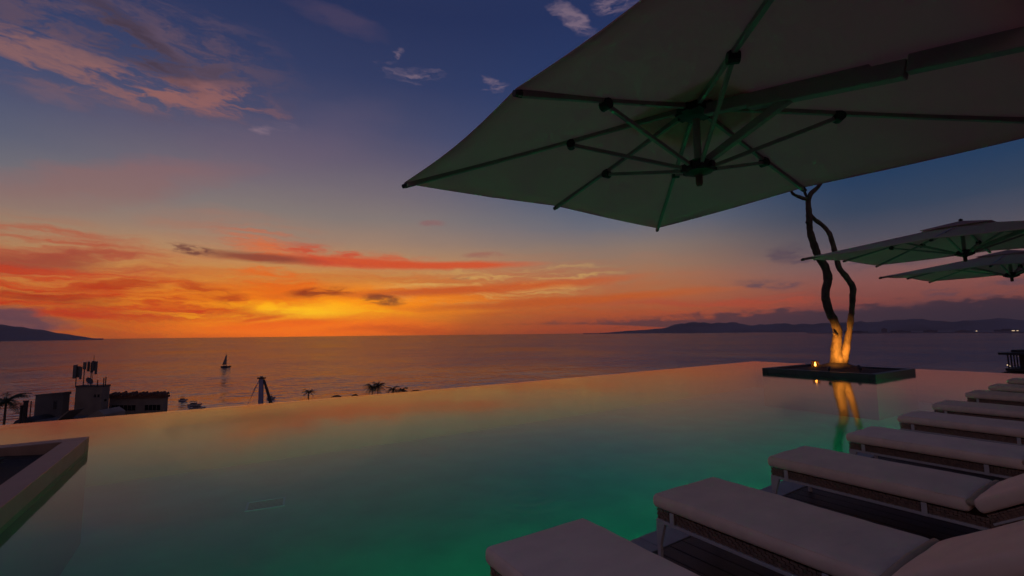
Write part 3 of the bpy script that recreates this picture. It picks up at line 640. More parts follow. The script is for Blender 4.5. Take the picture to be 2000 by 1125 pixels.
def make_lounger(seed=0):
    t = empty('sun_lounger', (0, 0, 0))
    Wd, Lf, HY = .7, .98, -.35       # width, front end, hinge line
    sc = cushion(Lf - HY, Wd, .094, seed=1 + seed); c = sc.build('seat_cushion', 'cushion', t, smooth=True, M=Matrix.Translation((0, (Lf + HY) / 2, .383)))
    sub = c.modifiers.new('soft', 'SUBSURF'); sub.levels = 1; sub.render_levels = 1
    mb = MB(); mb.tube([(-.335, Lf - .02, .425), (.335, Lf - .02, .425)], .004, 6); mb.tube([(-.34, HY + .02, .425), (-.34, Lf - .03, .425)], .0035, 6)
    mb.build('piping', 'cushion', c)
    mb = MB(); mb.tube([(-.352, HY - .006, .408), (0, HY - .004, .421), (.352, HY - .006, .41)], .022, 10); mb.build('hinge_roll', 'cushion_trim', t, smooth=True)
    B = Matrix.Translation((0, HY - .055, .338)) @ Matrix.Rotation(R(-33), 4, 'X')
    bc = cushion(.74, Wd, .09, r=.022, seed=4 + seed, n=(16, 24, 4), puff=.002).build('back_cushion', 'cushion', t, smooth=True, M=B @ Matrix.Translation((0, -.375, .05)))
    sub = bc.modifiers.new('soft', 'SUBSURF'); sub.levels = 1; sub.render_levels = 1
    xw = Wd / 2 - .022
    for s in (-1, 1):
        mb = MB(); weave(mb, xw * s, HY - .33, Lf - .03, .266, .33, 'y', s)
        mb.build('wicker_side', 'wicker', t, kind='stuff')
        mb = MB(); mb.beam((s * xw, HY - .36, .255), (s * xw, Lf - .02, .255), .03, .02); mb.build('side_rail', 'white_metal', t, bevel=.003)
        for y in (Lf - .155, Lf - 1.09):
            mb = MB(); mb.box(s * (xw + .014) - .004, s * (xw + .014) + .004, y - .016, y + .016, .245, .337); mb.build('strap', 'white_metal', t, bevel=.002)
        for y, dy in ((Lf - .035, .0), (HY - .3, .0)):
            mb = MB(); sy = 1 if y > 0 else -1
            mb.add([(s * xw + a_ * .014, y + b_, z) for z, bs in ((.0, (-.012, .012)), (.1, (-.014, .014)), (.245, (-.055, .016))) for a_, b_ in ((-1, sy * bs[0]), (1, sy * bs[0]), (1, sy * bs[1]), (-1, sy * bs[1]))],
                   [(0, 1, 2, 3), (8, 9, 10, 11)] + [(l * 4 + k, l * 4 + (k + 1) % 4, l * 4 + 4 + (k + 1) % 4, l * 4 + 4 + k) for l in (0, 1) for k in range(4)])
            mb.build('leg', 'white_metal', t, bevel=.002)
        mb = MB(); weave(mb, xw * s, -.72, -.02, -.055, -.003, 'y', s, M=B); mb.build('wicker_back_side', 'wicker', t, kind='stuff')
        mb = MB(); mb.beam(B @ V(s * xw, -.02, -.062), B @ V(s * xw, -.73, -.062), .026, .014, up=B.to_3x3() @ V(0, 0, 1)); mb.build('back_rail', 'white_metal', t, bevel=.002)
    mb = MB(); weave(mb, Lf - .022, -xw, xw, .266, .33, 'x', 1); mb.build('wicker_front', 'wicker', t, kind='stuff')
    mb = MB(); mb.beam((-xw + .018, Lf - .022, .255), (xw - .018, Lf - .022, .255), .026, .02); mb.build('front_rail', 'white_metal', t, bevel=.003)
    mb = MB(); mb.box(-xw + .012, xw - .012, HY - .3, Lf - .04, .27, .29); mb.build('seat_deck', 'wicker', t)
    mb = MB(); mb.box(-xw + .012, xw - .012, -.72, -.02, -.045, -.02, M=B); mb.build('back_deck', 'wicker', t)
    return t
protos = [make_lounger(10 * k) for k in range(3)]
LS = [(1.27, 2.235), (2.635, 2.262), (4.273, 2.32), (5.9, 2.318), (7.63, 2.385), (9.25, 2.45), (11.3, 2.52), (13.0, 2.55), (14.86, 2.61)]
LAB = ['nearest pale lounger, only its foot end showing at the bottom edge', 'second lounger from the viewer, whole seat cushion and part of raised backrest showing',
       'third lounger from the viewer, backrest just entering at the right edge', 'fourth lounger from the viewer with creased pale seat cushion', 'fifth lounger from the viewer in the row along the pool',
       'sixth lounger from the viewer, seat end beside the far green glow', 'seventh lounger from the viewer, third from the far end', 'eighth lounger from the viewer, next to last of the row', 'farthest lounger, last of the row by the pool rim']
for i, (u, v) in enumerate(LS):
    o = protos[i] if i < 3 else copy_tree(protos[(i * 2) % 3])
    o.location = (u + .35, v - .98, .04); o.rotation_euler = (0, 0, R([0, -1, 0, .5, -.5, .4, 1, 0, .6][i]) * .8)
    tag(o, LAB[i], 'sun lounger', 'pale sun loungers in a row along the pool')

# ------------------------------------------------------------------ cantilever umbrellas
def umbrella(cx, cy, edge, roll, label, hubrise=.44, side=3.6):
    """square canopy centred on (cx, cy); corner height 'edge'; mast on the landward side"""
    t = empty('cantilever_umbrella', (cx, cy - 2.75, .04), 0, label, 'umbrella', 'square cantilever umbrellas over the terrace')
    Mi = Matrix.Translation(-t.location)
    T = Matrix.Translation((cx, cy, edge)) @ Matrix.Rotation(R(roll), 4, 'Y')
    TT = Mi @ T; h = side / 2
    hy = h + .08
    ends = [(-h, hy, 0), (0, hy - .02, .045), (h, hy, 0), (h - .02, 0, .045), (h, -hy, 0), (0, -hy + .02, .045), (-h, -hy, 0), (-h + .02, 0, .045)]
    hub = V(0, 0, hubrise)
    # fabric
    mb = MB(); n1, n2 = 10, 8; apex = hub + V(0, 0, .045)
    for k in range(8):
        A = V(*ends[k]) + V(0, 0, .03); Bq = V(*ends[(k + 1) % 8]) + V(0, 0, .03); vs = []
        for i in range(n1 + 1):
            f = i / n1
            for j in range(n2 + 1):
                s = j / n2; bow = math.sin(math.pi * s)
                e_ = A.lerp(Bq, s); e_ = e_ - V(e_.x, e_.y, 0).normalized() * .035 * bow * f
                p = apex.lerp(e_, f); p.z += -.028 * bow * f * (1 - .3 * f) - .02 * math.sin(math.pi * f) + .012 * bow * f * noise.noise(V(p.x * 2.2, p.y * 2.2, cx))
                vs.append(p)
        mb.add(vs, [(i * (n2 + 1) + j, i * (n2 + 1) + j + 1, (i + 1) * (n2 + 1) + j + 1, (i + 1) * (n2 + 1) + j) for i in range(n1) for j in range(n2)])
    can = mb.build('canopy', 'canopy', t, smooth=True, M=TT)
    bm = bmesh.new(); bm.from_mesh(can.data); bmesh.ops.remove_doubles(bm, verts=bm.verts, dist=.0005); bm.to_mesh(can.data); bm.free()
    so = can.modifiers.new('cloth', 'SOLIDIFY'); so.thickness = .004
    mb = MB()
    for k in range(8):
        A = V(*ends[k]) + V(0, 0, .03); Bq = V(*ends[(k + 1) % 8]) + V(0, 0, .03); ln = []
        for j in range(n2 + 1):
            s = j / n2; e_ = A.lerp(Bq, s); bow = math.sin(math.pi * s); e_ = e_ - V(e_.x, e_.y, 0).normalized() * .035 * bow; e_.z -= .0196 * bow; ln.append(e_)
        mb.tube(ln, .006, 6)
    mb.build('hem', 'canopy', can, M=TT)
    mb = MB(); q = .46
    for k in range(4):
        a0 = [(-q, q), (q, q), (q, -q), (-q, -q)][k]; a1 = [(-q, q), (q, q), (q, -q), (-q, -q)][(k + 1) % 4]
        mb.add([(a0[0], a0[1], hubrise - .05), (a1[0], a1[1], hubrise - .05), (0, 0, hubrise + .075)], [(0, 1, 2)])
    vc = mb.build('vent_cap', 'canopy', t, M=TT); so = vc.modifiers.new('cloth', 'SOLIDIFY'); so.thickness = .006
    mb = MB(); mb.lathe([(.012, 0), (.03, .02), (.03, .04), (.01, .055)], c=(0, 0, hubrise + .065), n=10, M=TT); mb.build('finial', 'umbrella_dark', vc)
    low = V(0, 0, -.07)
    for k in range(8):
        e_ = V(*ends[k]); e_h = V(e_.x, e_.y, 0).normalized()
        a0 = hub + e_h * .1 - V(0, 0, .01); 
        if k == 5: continue          # the arm itself carries the cloth here
        mb = MB(); mb.beam(TT @ a0, TT @ e_, .03, .042); rb = mb.build('rib', 'umbrella_metal', t, bevel=.003)
        mb = MB(); mb.tube([TT @ (e_ - (e_ - a0).normalized() * .03), TT @ (e_ + (e_ - a0).normalized() * .022)], [.026, .02], 8); mb.build('rib_tip', 'umbrella_dark', rb)
        f = 1.03 / V(e_.x, e_.y, 0).length; j = a0.lerp(e_, (1.03 - .1) / (V(e_.x, e_.y, 0).length - .1)) - V(0, 0, .035)
        sd = V(-e_h.y, e_h.x, 0) * .035
        mb = MB(); mb.tube([TT @ (j - sd), TT @ (j + sd)], .038, 10); mb.tube([TT @ (j + V(0, 0, .0)), TT @ (j + V(0, 0, .05))], .03, 8); mb.build('joint', 'umbrella_dark', rb)
        mb = MB(); mb.beam(TT @ (low + e_h * .1), TT @ j, .026, .03); mb.build('strut', 'umbrella_metal', t, bevel=.003)
    mb = MB(); mb.lathe([(.05, -.07), (.13, -.06), (.13, .0), (.1, .03)], c=hub, n=12, M=TT)
    for k in range(8):
        a_ = k * math.pi / 4; mb.box(-.03 + .12 * math.cos(a_), .03 + .12 * math.cos(a_), -.03 + .12 * math.sin(a_), .03 + .12 * math.sin(a_), hubrise - .06, hubrise, M=TT)
    mb.build('hub', 'umbrella_dark', t)
    mb = MB(); mb.lathe([(.05, -.06), (.11, -.04), (.12, .03), (.07, .06)], c=low, n=12, M=TT)
    for k in range(8):
        a_ = k * math.pi / 4; mb.box(-.022 + .11 * math.cos(a_), .022 + .11 * math.cos(a_), -.022 + .11 * math.sin(a_), .022 + .11 * math.sin(a_), -.1, -.04, M=TT)
    lh = mb.build('lower_hub', 'umbrella_dark', t)
    mb = MB(); mb.lathe([(.02, -.02), (.028, .0), (.028, .06), (.045, .07)], c=low + V(0, 0, -.13), n=10, M=TT); mb.build('knob', 'bark', lh)
    mb = MB(); mb.lathe([(.03, 0), (.03, hubrise - .06)], c=low + V(0, 0, .03), n=8, M=TT); mb.build('centre_pole', 'umbrella_metal', t)
    # arm below the landward rib, to the mast
    f = lambda y, d=0: TT @ V(0, y, hubrise + .222 * y - .035 - d)
    mb = MB(); mb.beam(f(-.1), f(-1.18), .075, .09); mb.beam(f(-.45, .02), f(-1.35, .025), .08, .1); mb.build('arm_sleeve', 'umbrella_metal', t, bevel=.006)
    mb = MB(); mb.beam(f(-1.36), f(-2.75), .075, .1); mb.build('arm', 'umbrella_metal', t, bevel=.006)
    mb = MB(); mb.beam(TT @ (low + V(0, -.04, .02)), f(-.72, .05), .05, .06); mb.build('arm_brace', 'umbrella_metal', t, bevel=.004)
    mtop = f(-2.75)
    mb = MB(); mb.box(-.06, .06, -.05, .07, .1, mtop.z + .1); mb.build('mast', 'umbrella_metal', t, bevel=.01)
    mb = MB(); mb.box(-.085, .085, -.08, .09, 1.0, 1.3); mb.tube([(0, .09, 1.15), (0, .2, 1.15), (0, .2, 1.05)], .012, 8); mb.build('crank_box', 'umbrella_dark', t, bevel=.008)
    mb = MB(); mb.box(-.45, .45, -.4, .4, 0, .1); mb.build('base_plate', 'hotel', t, bevel=.012)
    return t
umbrella(3.25, 2.17, 3.0, 0.0, 'large near umbrella seen from below, filling the top right')
umbrella(11.2, 2.3, 3.02, -2.1, 'upper of the two far umbrellas beside the tree')
umbrella(15.25, 2.4, 2.89, -1.4, 'lower, farther umbrella at the right edge beyond the other two')

# ------------------------------------------------------------------ town and bay on the left
FW = V(.5448, .8326, 0).normalized(); RT = V(.8373, -.5467, 0).normalized()
def place(p, name, label, cat, turn=0.0, group=None, ground=-33.2):
    p = Vector(p); yaw = math.atan2(RT.y, RT.x) + R(turn)
    return empty(name, (p.x, p.y, ground), yaw, label, cat, group), p.z - ground
def windows(t, x0, x1, y, z0, z1, k, depth=.15, m='window_dark'):
    w = (x1 - x0) / k
    for i in range(k):
        mb = MB(); mb.box(x0 + i * w + .06, x0 + (i + 1) * w - .06, y - .03, y + .02, z0, z1); wi = mb.build('window', m, t)
        mb = MB(); mb.box(x0 + i * w + .0, x0 + (i + 1) * w, y - .07, y - .031, z0 - .1, z0 - .003); mb.build('sill', 'concrete', wi)
# long low block with clay-tile parapet
t, H = place((-14.648, 145.848, -12.875), 'tile_roofed_building', 'long low block with a ragged clay tile roof edge left of the moored boats', 'building', 0)
mb = MB(); mb.box(-7.2, 6.2, 0, 1.4, 0, H - .3); mb.build('wall', 'concrete', t)
windows(t, -6.6, -.6, 0, H - 3.3, H - 2.0, 6); windows(t, 1.6, 5.5, 0, H - 3.3, H - 2.0, 4)
rf = empty('roof', (0, 0, 0)); 
bpy.data.objects.remove(rf)
mb = MB(); mb.box(-7.3, 6.5, -.35, 1.6, H - .3, H + .25); rf = mb.build('roof', 'roof_tile', t)
random.seed(9); tile = None
for i in range(16):
    x = -6.85 + i * .87
    mb = MB(); r0 = .4; hh = H + .25 + random.uniform(-.1, .3)
    n_ = 7; vs = []
    for yy in (-.5, 1.3):
        for k in range(n_): a_ = math.pi * k / (n_ - 1); vs.append((x + r0 * math.cos(a_), yy, hh + (0 if yy < 0 else .35) + r0 * math.sin(a_) * 1.3 - .05))
    mb.add(vs, [(k, k + 1, n_ + k + 1, n_ + k) for k in range(n_ - 1)] + [tuple(range(n_))] + [tuple(n_ + k for k in range(n_))])
    mb.build('tile', 'roof_tile', rf)
# lift tower with roof aerials
t, H = place((-23.052, 143.764, -9.732), 'rooftop_tower', 'square concrete stair tower with antennas on its roof', 'building', 0)
mb = MB(); mb.box(-3.8, 2.4, 0, 2.0, 0, H); mb.build('wall', 'concrete', t)
mb = MB(); mb.box(-3.9, 2.5, -.1, 2.1, H, H + .35); mb.build('parapet', 'concrete_dark', t)
for x0, z0 in ((.6, H - 2.3), (1.4, H - 2.3)):
    mb = MB(); mb.box(x0, x0 + .5, -.04, .02, z0, z0 + .6); mb.build('vent', 'window_dark', t)
for z0 in (H - 3.4, H - 6.0):
    mb = MB(); mb.box(2.38, 2.46, .7, 1.3, z0, z0 + .5); mb.build('window', 'window_dark', t)
# grey tank house
t, H = place((-29.992, 146.047, -10.939), 'grey_rooftop_block', 'plain grey roof block left of the stair tower', 'building', 0)
mb = MB(); mb.prism([(-4.0, 0), (-3.6, -.3), (2.0, -.3), (2.3, 0), (2.3, 1.6), (-4.0, 1.6)], 0, H - .3); mb.build('wall', 'concrete_dark', t)
mb = MB(); mb.add([(-4.1, -.45, H - .3), (2.45, -.45, H - .3), (2.45, 1.75, H - .3), (-4.1, 1.75, H - .3), (-4.1, -.45, H - .2), (2.45, -.45, H + .3), (2.45, 1.75, H + .3), (-4.1, 1.75, H - .2)], [(0, 1, 2, 3), (4, 5, 6, 7), (0, 1, 5, 4), (1, 2, 6, 5), (2, 3, 7, 6), (3, 0, 4, 7)]); mb.build('roof', 'concrete_dark', t)
mb = MB(); mb.box(.6, 1.3, -.34, -.28, H - 3.4, H - 1.5); mb.build('door', 'window_dark', t)
# sloping sheet roof and low roofs in front
t, H = place((-23.312, 132.513, -14.646), 'low_rooftops', 'dark low rooftops with a pale sloping sheet roof below the stair tower', 'building', 0)
mb = MB(); mb.box(-9, 7, 0, 6, 0, H - 1.0); mb.build('wall', 'concrete_dark', t)
mb = MB(); mb.add([(-4.6, -.2, H - 1.3), (-4.2, -.2, H - 1.3), (-1.4, -.2, H + 1.1), (-1.8, -.2, H + 1.1), (-4.6, 3.2, H - 1.3), (-4.2, 3.2, H - 1.3), (-1.4, 3.2, H + 1.1), (-1.8, 3.2, H + 1.1)], [(0, 1, 2, 3), (4, 5, 6, 7), (0, 1, 5, 4), (1, 2, 6, 5), (2, 3, 7, 6), (3, 0, 4, 7)]); mb.build('stair_rail_wall', 'concrete', t)
mb = MB(); mb.add([(1.0, -.2, H - 1.0), (6.0, -.2, H - 1.0), (6.0, -.2, H + .2), (4.6, -.2, H + 1.1), (1.0, 5, H - 1.0), (6.0, 5, H - 1.0), (6.0, 5, H + .2), (4.6, 5, H + 1.1)], [(0, 1, 2, 3), (4, 5, 6, 7), (0, 1, 5, 4), (1, 2, 6, 5), (2, 3, 7, 6), (3, 0, 4, 7)]); mb.build('roof', 'concrete', t)
t, H = place((-32.977, 141.398, -15.966), 'domed_low_roof', 'low dark rounded roof between the palm and the grey block', 'building', 0)
mb = MB(); mb.box(-6.5, 3.5, 0, 5, 0, H - 1.2); mb.build('wall', 'concrete_dark', t)
mb = MB(); mb.tube([(-.6, .2, H - 1.6), (-.6, 5, H - 1.6)], 2.6, 16, flat=.85); mb.build('roof', 'steel_dark', t, smooth=True)
for i, (px, top, w_, lab) in enumerate(((44, 792, .42, 'short dark chimney pipe beside the palm'), (51, 783, .48, 'taller dark chimney pipe beside the palm'), (61, 786, .12, 'thin pole between chimney pipes and grey block'))):
    p0 = [(-33.339, 140.021, -12.523), (-32.745, 139.515, -11.554), (-31.826, 138.929, -11.674)][i]
    t = empty('chimney_pipe', (p0[0], p0[1], p0[2] - 5.5), 0, lab, 'pipe', 'pipes on the low roofs')
    mb = MB(); mb.tube([(0, 0, 0), (0, 0, 5.4)], w_ * .8, 10); mb.build('pipe', 'steel_dark', t)
    mb = MB(); mb.tube([(0, 0, 5.3), (0, 0, 5.55)], w_, 10); mb.build('cap', 'steel_dark', t)

def antenna(p, base_z, panels, lab, dish=None, mast_r=.09):
    t = empty('antenna_mast', (p[0], p[1], base_z), math.atan2(RT.y, RT.x), lab, 'antenna', 'antennas on the stair tower')
    h = p[2] - base_z
    mb = MB(); mb.tube([(0, 0, 0), (0, 0, h)], mast_r, 8); mb.build('mast', 'steel_dark', t)
    for dx, dy, z0, z1, w_ in panels:
        mb = MB(); mb.box(dx - w_ / 2, dx + w_ / 2, dy - .12, dy + .12, h + z0, h + z1); pn = mb.build('panel', 'antenna', t, bevel=.03)
        mb = MB(); zz = h + (z0 + z1) / 2; mb.beam((0, 0, zz), (dx, dy, zz), .07, .07); mb.beam((0, 0, zz - .4), (dx, dy, zz - .4), .07, .07); mb.build('bracket', 'steel_dark', pn)
    return t
RZ = -11.0
pA, pB, pC = (-26.189, 145.185, -4.476), (-24.713, 144.164, -4.020), (-23.547, 144.582, -3.851)
rz = (-23.052, 143.764, -9.732)[2] + .3
antenna(pA, rz, [(-.45, 0, -3.2, -.1, .75), (.15, .3, -3.0, -.4, .45), (.95, 0, -3.4, -.5, .42)], 'left antenna mast with two tall panel antennas on the stair tower')
antenna(pB, rz, [(0, 0, -1.6, .1, .65)], 'middle antenna mast with a single short panel')
antenna(pC, rz, [(-.75, 0, -2.3, .0, .5), (-.2, .3, -2.6, -.2, .55), (.35, 0, -2.2, .1, .6), (.95, .1, -3.0, .0, .45)], 'right antenna mast with a cluster of panel antennas')
pd = (-23.670, 142.839, -8.675)
t = empty('satellite_dish', (pd[0], pd[1], rz), math.atan2(RT.y, RT.x), 'grey satellite dish between the antenna masts', 'dish')
mb = MB(); mb.tube([(0, 0, 0), (0, 0, .9)], .06, 8); mb.build('post', 'steel_dark', t)
mb = MB(); mb.lathe([(.05, 0), (.5, .1), (.85, .32), (.87, .34), (.5, .13), (.05, .05)], n=18, M=Matrix.Translation((0, 0, 1.1)) @ Matrix.Rotation(R(60), 4, 'Y')); mb.build('reflector', 'antenna', t)
for i, (p0, h_, lab) in enumerate((((-21.823, 141.549, -7.994), 1.6, 'short rod aerial on the stair tower roof'), ((-20.461, 139.392, -7.451), 2.0, 'left of the twin rods on the right roof corner'), ((-20.080, 139.115, -7.223), 2.2, 'right of the twin rods on the right roof corner'), ((-22.993, 142.842, -2.382), 5.0, 'very thin lightning rod above the right antenna mast'))):
    t = empty('rod_aerial', (p0[0], p0[1], rz), 0, lab, 'antenna', 'rods on the stair tower')
    mb = MB(); mb.tube([(0, 0, 0), (0, 0, p0[2] - rz)], .05 if i == 3 else .11, 6); mb.build('rod', 'steel_dark', t)
    mb = MB(); mb.box(-.15, .15, -.15, .15, 0, .12); mb.build('foot', 'steel_dark', t)

def palm(p, H, lab, fr=16, L=3.4, seed=1, lean=(0, 0), ground=None):
    random.seed(seed); p = Vector(p)
    t = empty('palm_tree', (p.x - lean[0], p.y - lean[1], p.z - H), 0, lab, 'palm tree', 'palms along the shore')
    mb = MB(); mb.tube(spline([(0, 0, -.3), (lean[0] * .2, lean[1] * .2, H * .4), (lean[0] * .6, lean[1] * .6, H * .75), (lean[0], lean[1], H)], 4), [.26 - .1 * i / 12 for i in range(13)], 8); mb.build('trunk', 'palm_bark', t)
    mb = MB(); top = V(lean[0], lean[1], H)
    for k in range(fr):
        a_ = 6.2832 * k / fr + random.uniform(-.2, .2); el = random.uniform(-.25, 1.2); LL = L * random.uniform(.8, 1.1)
        d = V(math.cos(a_), math.sin(a_), 0); pts_ = []
        for i in range(9):
            f = i / 8; pts_.append(top + d * LL * f * math.cos(el * (1 - .4 * f)) + V(0, 0, LL * (math.sin(el) * f - (.35 + .4 * math.cos(el)) * f * f)))
        mb.tube(pts_, [.05 - .004 * i for i in range(9)], 4)
        for i in range(1, 9):
            for q in (0, .5):
                b_ = pts_[i - 1].lerp(pts_[i], q); tg = (pts_[i] - pts_[i - 1]).normalized(); s_ = tg.cross(V(0, 0, 1)).normalized()
                ln = .95 * LL / 3.4 * math.sin(math.pi * (.15 + .8 * (i - 1 + q) / 8)) ** .7
                for sg in (-1, 1):
                    e_ = b_ + s_ * sg * ln * .75 + tg * ln * .45 - V(0, 0, ln * random.uniform(.25, .6)); w_ = tg * .09
                    mb.add([b_ - w_, b_ + w_, e_], [(0, 1, 2)])
    mb.build('crown', 'palm_leaf', t)
palm((-34.431, 134.539, -10.937), 12, 'palm at the left edge in front of the sea', 24, 4.2, 2)
palm((37.195, 224.918, -23.627), 14, 'lone small palm right of the pier tower', 18, 3.6, 3)
palm((71.450, 244.777, -25.597), 10, 'left trunk of the bushy palm clump above the pool rim', 34, 5.2, 4)
palm((74.528, 245.131, -25.313), 10, 'right trunk of the bushy palm clump above the pool rim', 32, 5.0, 5)
palm((82.450, 243.799, -27.378), 9, 'palm clump further right above the pool rim, left half', 26, 4.4, 6)
palm((86.970, 242.096, -27.824), 8.5, 'palm clump further right above the pool rim, right half', 26, 4.2, 7)
random.seed(4)
for i, (p0, w_, lab) in enumerate((((59.315, 271.462, -31.654), 2.6, 'dark thatched beach shelter between the lone palm and the bushy palms'), ((68.734, 268.893, -31.576), 1.8, 'small beach shelter just left of the bushy palm clump'), ((99.056, 253.679, -30.111), 3.4, 'long low beach shelter right of the palm clumps'))):
    t = empty('beach_shelter', (p0[0], p0[1], p0[2] - 4), math.atan2(RT.y, RT.x), lab, 'shelter', 'shelters on the beach')
    mb = MB(); mb.add([(-w_, -w_ * .5, 3.2), (w_, -w_ * .5, 3.2), (w_, w_ * .5, 3.2), (-w_, w_ * .5, 3.2), (-w_ * .3, 0, 4.0), (w_ * .35, 0, 4.1)], [(0, 1, 5, 4), (1, 2, 5), (2, 3, 4, 5), (3, 0, 4), (0, 3, 2, 1)]); mb.build('roof', 'thatch', t)
    for sx_, sy_ in ((-1, -1), (1, -1), (1, 1), (-1, 1)):
        mb = MB(); mb.tube([(sx_ * w_ * .85, sy_ * w_ * .42, -3), (sx_ * w_ * .85, sy_ * w_ * .42, 3.2)], .12, 6); mb.build('post', 'steel_dark', t)

# pier tower: a leaning mast pair with cap and stay cables
p0 = (21.959, 270.512, -20.227); zb = SEA + 3.0
t = empty('pier_tower', (p0[0], p0[1], zb), math.atan2(RT.y, RT.x), 'pale blue sail-shaped pier tower with a dark cap standing over the sea', 'tower')
h = p0[2] - zb
mb = MB(); mb.add([(-1.0, -.5, -4), (1.3, -.5, -4), (1.3, .5, -4), (-1.0, .5, -4), (-1.2, -.4, h), (.9, -.4, h), (.9, .4, h), (-1.2, .4, h)], [(0, 1, 2, 3), (4, 5, 6, 7), (0, 1, 5, 4), (1, 2, 6, 5), (2, 3, 7, 6), (3, 0, 4, 7)]); mb.build('leg', 'pier_paint', t, label='pale blue upright leg')
mb = MB(); mb.tube([(5.4, 2, -4), (1.0, .3, h - .4)], [.9, .55], 8); mb.build('leg', 'steel_dark', t, label='dark leaning rear leg')
mb = MB(); mb.box(-1.9, 1.7, -.8, .8, h, h + .8); mb.box(-.6, .5, -.4, .4, h + .8, h + 1.3); mb.build('cap', 'steel_dark', t)
for k, (x, z) in enumerate(((-6, 0), (-5.2, 3), (-4.4, 5.5), (-7, -2), (-3.2, 8))):
    mb = MB(); mb.tube([(-1.1, 0, h - k * .4), (x, 0, z)], .07, 5); mb.build('stay_cable', 'pier_paint', t)
mb = MB(); mb.box(-9, 12, -3, 3, -2.4, -1.9); mb.build('pier_deck', 'concrete_dark', t)

# boats
def sailboat():
    p0 = (14.341, 652.966, -32.903); t = empty('sailboat', (p0[0], p0[1], SEA), math.atan2(RT.y, RT.x) + R(10), 'dark sailing boat with one raised sail alone on the sea', 'sailboat')
    mb = MB()
    secs = [(-5.5, .9, .2, 1.6), (-3, 1.5, -.2, 1.5), (0, 1.8, -.3, 1.4), (3.5, 1.3, -.2, 1.6), (6.0, .15, .6, 1.9)]; vs = []
    for x, w_, z0, z1 in secs: vs += [(x, -w_, z1), (x, -w_ * .6, z0), (x, w_ * .6, z0), (x, w_, z1)]
    mb.add(vs, [(i * 4 + k, i * 4 + k + 1, i * 4 + 5 + k, i * 4 + 4 + k) for i in range(4) for k in range(3)] + [(i * 4 + 3, i * 4, i * 4 + 4, i * 4 + 7) for i in range(4)] + [(0, 1, 2, 3), (16, 17, 18, 19)])
    mb.build('hull', 'steel_dark', t)
    mb = MB(); mb.box(-3, 1.0, -1.0, 1.0, 1.45, 2.3); mb.build('cabin', 'boat_hull', t, bevel=.15)
    mb = MB(); mb.tube([(.6, 0, 1.4), (.6, 0, 16.4)], [.16, .08], 6); mb.build('mast', 'steel_dark', t)
    mb = MB(); mb.tube([(.6, 0, 3), (-4.4, .4, 3.1)], .12, 6); mb.build('boom', 'steel_dark', t)
    mb = MB(); vs = []
    for i in range(9):
        f = i / 8
        for j in range(5):
            g_ = j / 4; vs.append((.5 - (4.6 * (1 - f) ** .8) * g_, .35 * math.sin(math.pi * g_) * (1 - f) + .4 * g_ * (1 - f), 3.2 + 12.8 * f))
    mb.add(vs, [(i * 5 + j, i * 5 + j + 1, i * 5 + 6 + j, i * 5 + 5 + j) for i in range(8) for j in range(4)]); o = mb.build('sail', 'sail', t, smooth=True)
    o.modifiers.new('cloth', 'SOLIDIFY').thickness = .03
sailboat()
def motorboat(p0, L, turn, lab):
    t = empty('motor_boat', (p0[0], p0[1], SEA), math.atan2(RT.y, RT.x) + R(turn), lab, 'boat', 'motor boats moored off the beach')
    w = L * .15; mb = MB(); vs = []
    for x, ww, z0, z1 in ((-.5, .9, 0, .9), (-.2, 1, -.1, .9), (.15, .95, -.1, 1.0), (.38, .6, .1, 1.15), (.5, .08, .7, 1.3)): vs += [(x * L, -w * ww, z1), (x * L, -w * ww * .6, z0), (x * L, w * ww * .6, z0), (x * L, w * ww, z1)]
    mb.add(vs, [(i * 4 + k, i * 4 + k + 1, i * 4 + 5 + k, i * 4 + 4 + k) for i in range(4) for k in range(3)] + [(i * 4 + 3, i * 4, i * 4 + 4, i * 4 + 7) for i in range(4)] + [(0, 1, 2, 3), (16, 17, 18, 19)])
    mb.build('hull', 'boat_hull', t)
    mb = MB(); mb.box(-L * .3, L * .1, -w * .7, w * .7, .9, 1.5); mb.build('cabin', 'steel_dark', t, bevel=.1)
    mb = MB(); mb.box(-L * .34, L * .06, -w * .85, w * .85, 2.3, 2.45)
    for sx_ in (-.3, .02):
        for sy_ in (-.7, .7): mb.tube([(L * sx_, w * sy_, 1.4), (L * sx_, w * sy_, 2.3)], .05, 5)
    mb.build('awning', 'steel_dark', t)
motorboat((-12.716, 327.322, -34.287), 5, 0, 'leftmost small moored boat above the pool rim')
motorboat((-6.469, 301.556, -33.799), 7, 6, 'middle moored boat with an awning, right of the tile roofed block')
motorboat((-4.743, 286.056, -34.151), 8, -4, 'moored boat nearest the pool rim, right of the tile roofed block')
motorboat((30.338, 306.339, -34.150), 5, 3, 'small boat beside the foot of the pier tower')

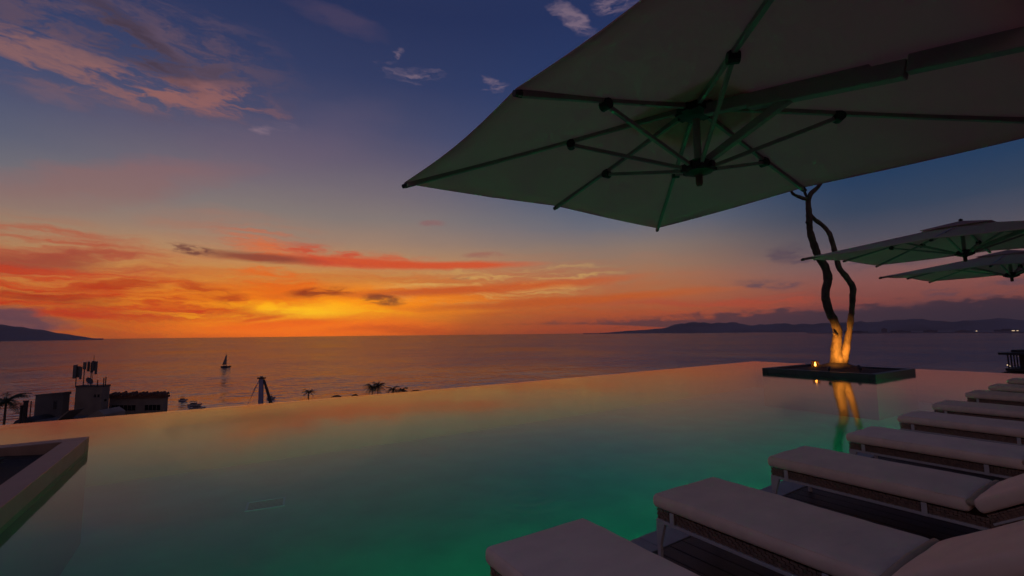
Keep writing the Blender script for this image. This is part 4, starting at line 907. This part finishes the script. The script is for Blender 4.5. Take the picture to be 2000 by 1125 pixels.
# ------------------------------------------------------------------ neighbouring terrace building on the right
p0 = (66.783, 11.847, -0.878)
t = empty('terrace_building', (p0[0], p0[1], -33.2), R(-4), 'dark neighbouring roof terrace with lit lamps at the right edge', 'building')
zt = p0[2] + 33.2
dx = V(math.cos(R(-4)), math.sin(R(-4)), 0)
mb = MB(); mb.box(1.6, 16, -14, -.4, 0, zt - 1.76); mb.build('wall', 'hotel', t)
mb = MB(); mb.box(-1.0, 17, -15, .0, zt - .12, zt + .1); mb.box(.4, 16, -14, -.6, zt + .1, zt + .35); mb.build('roof', 'umbrella_dark', t)
mb = MB(); mb.box(.2, 17, -15, -.1, zt - 1.75, zt - 1.5); mb.build('balcony_slab', 'umbrella_dark', t)
mb = MB(); mb.add([(-4.5, .6, zt - 2.35), (2, .6, zt - 2.35), (2, -9, zt - 2.35), (-4.5, -9, zt - 2.35), (-2.5, .2, zt - 2.1), (2, 0, zt - 1.78), (2, -9, zt - 1.78), (-2.5, -8, zt - 2.1)], [(0, 1, 2, 3), (4, 5, 6, 7), (0, 1, 5, 4), (1, 2, 6, 5), (2, 3, 7, 6), (3, 0, 4, 7)]); mb.build('lower_roof', 'thatch', t)
mb = MB(); mb.box(1.4, 16, -13, -.9, zt - 1.49, zt - .13); mb.build('bar_counter_wall', 'hotel', t)
for k in range(7):
    mb = MB(); mb.tube([(.5 + k * .9, -.3, zt - 1.5), (.5 + k * .9, -.3, zt - .12)], .06, 6); mb.build('post', 'steel_dark', t)
for i, (x, z) in enumerate(((.75, -1.25), (1.3, -1.38))):
    mb = MB(); mb.lathe([(.03, 0), (.06, .05), (.03, .1)], c=(x, -.15, zt + z), n=10); mb.build('lamp', 'lamp_warm', t)

# ------------------------------------------------------------------ evening haze over the bay

mh = bpy.data.materials.new('haze'); mh.use_nodes = True; t = mh.node_tree; t.nodes.remove(t.nodes['Principled BSDF'])
pv = t.nodes.new('ShaderNodeVolumePrincipled'); pv.inputs['Color'].default_value = (.9, .88, .92, 1); pv.inputs['Density'].default_value = 1.4e-5; pv.inputs['Anisotropy'].default_value = .25
t.links.new(pv.outputs[0], t.nodes['Material Output'].inputs['Volume']); MAT['haze'] = mh
mb = MB(); mb.box(-30000, 30000, -30000, 30000, -42, 1300); tag(mb.build('haze', 'haze'), 'thin violet evening haze over the bay', None, None, 'stuff')
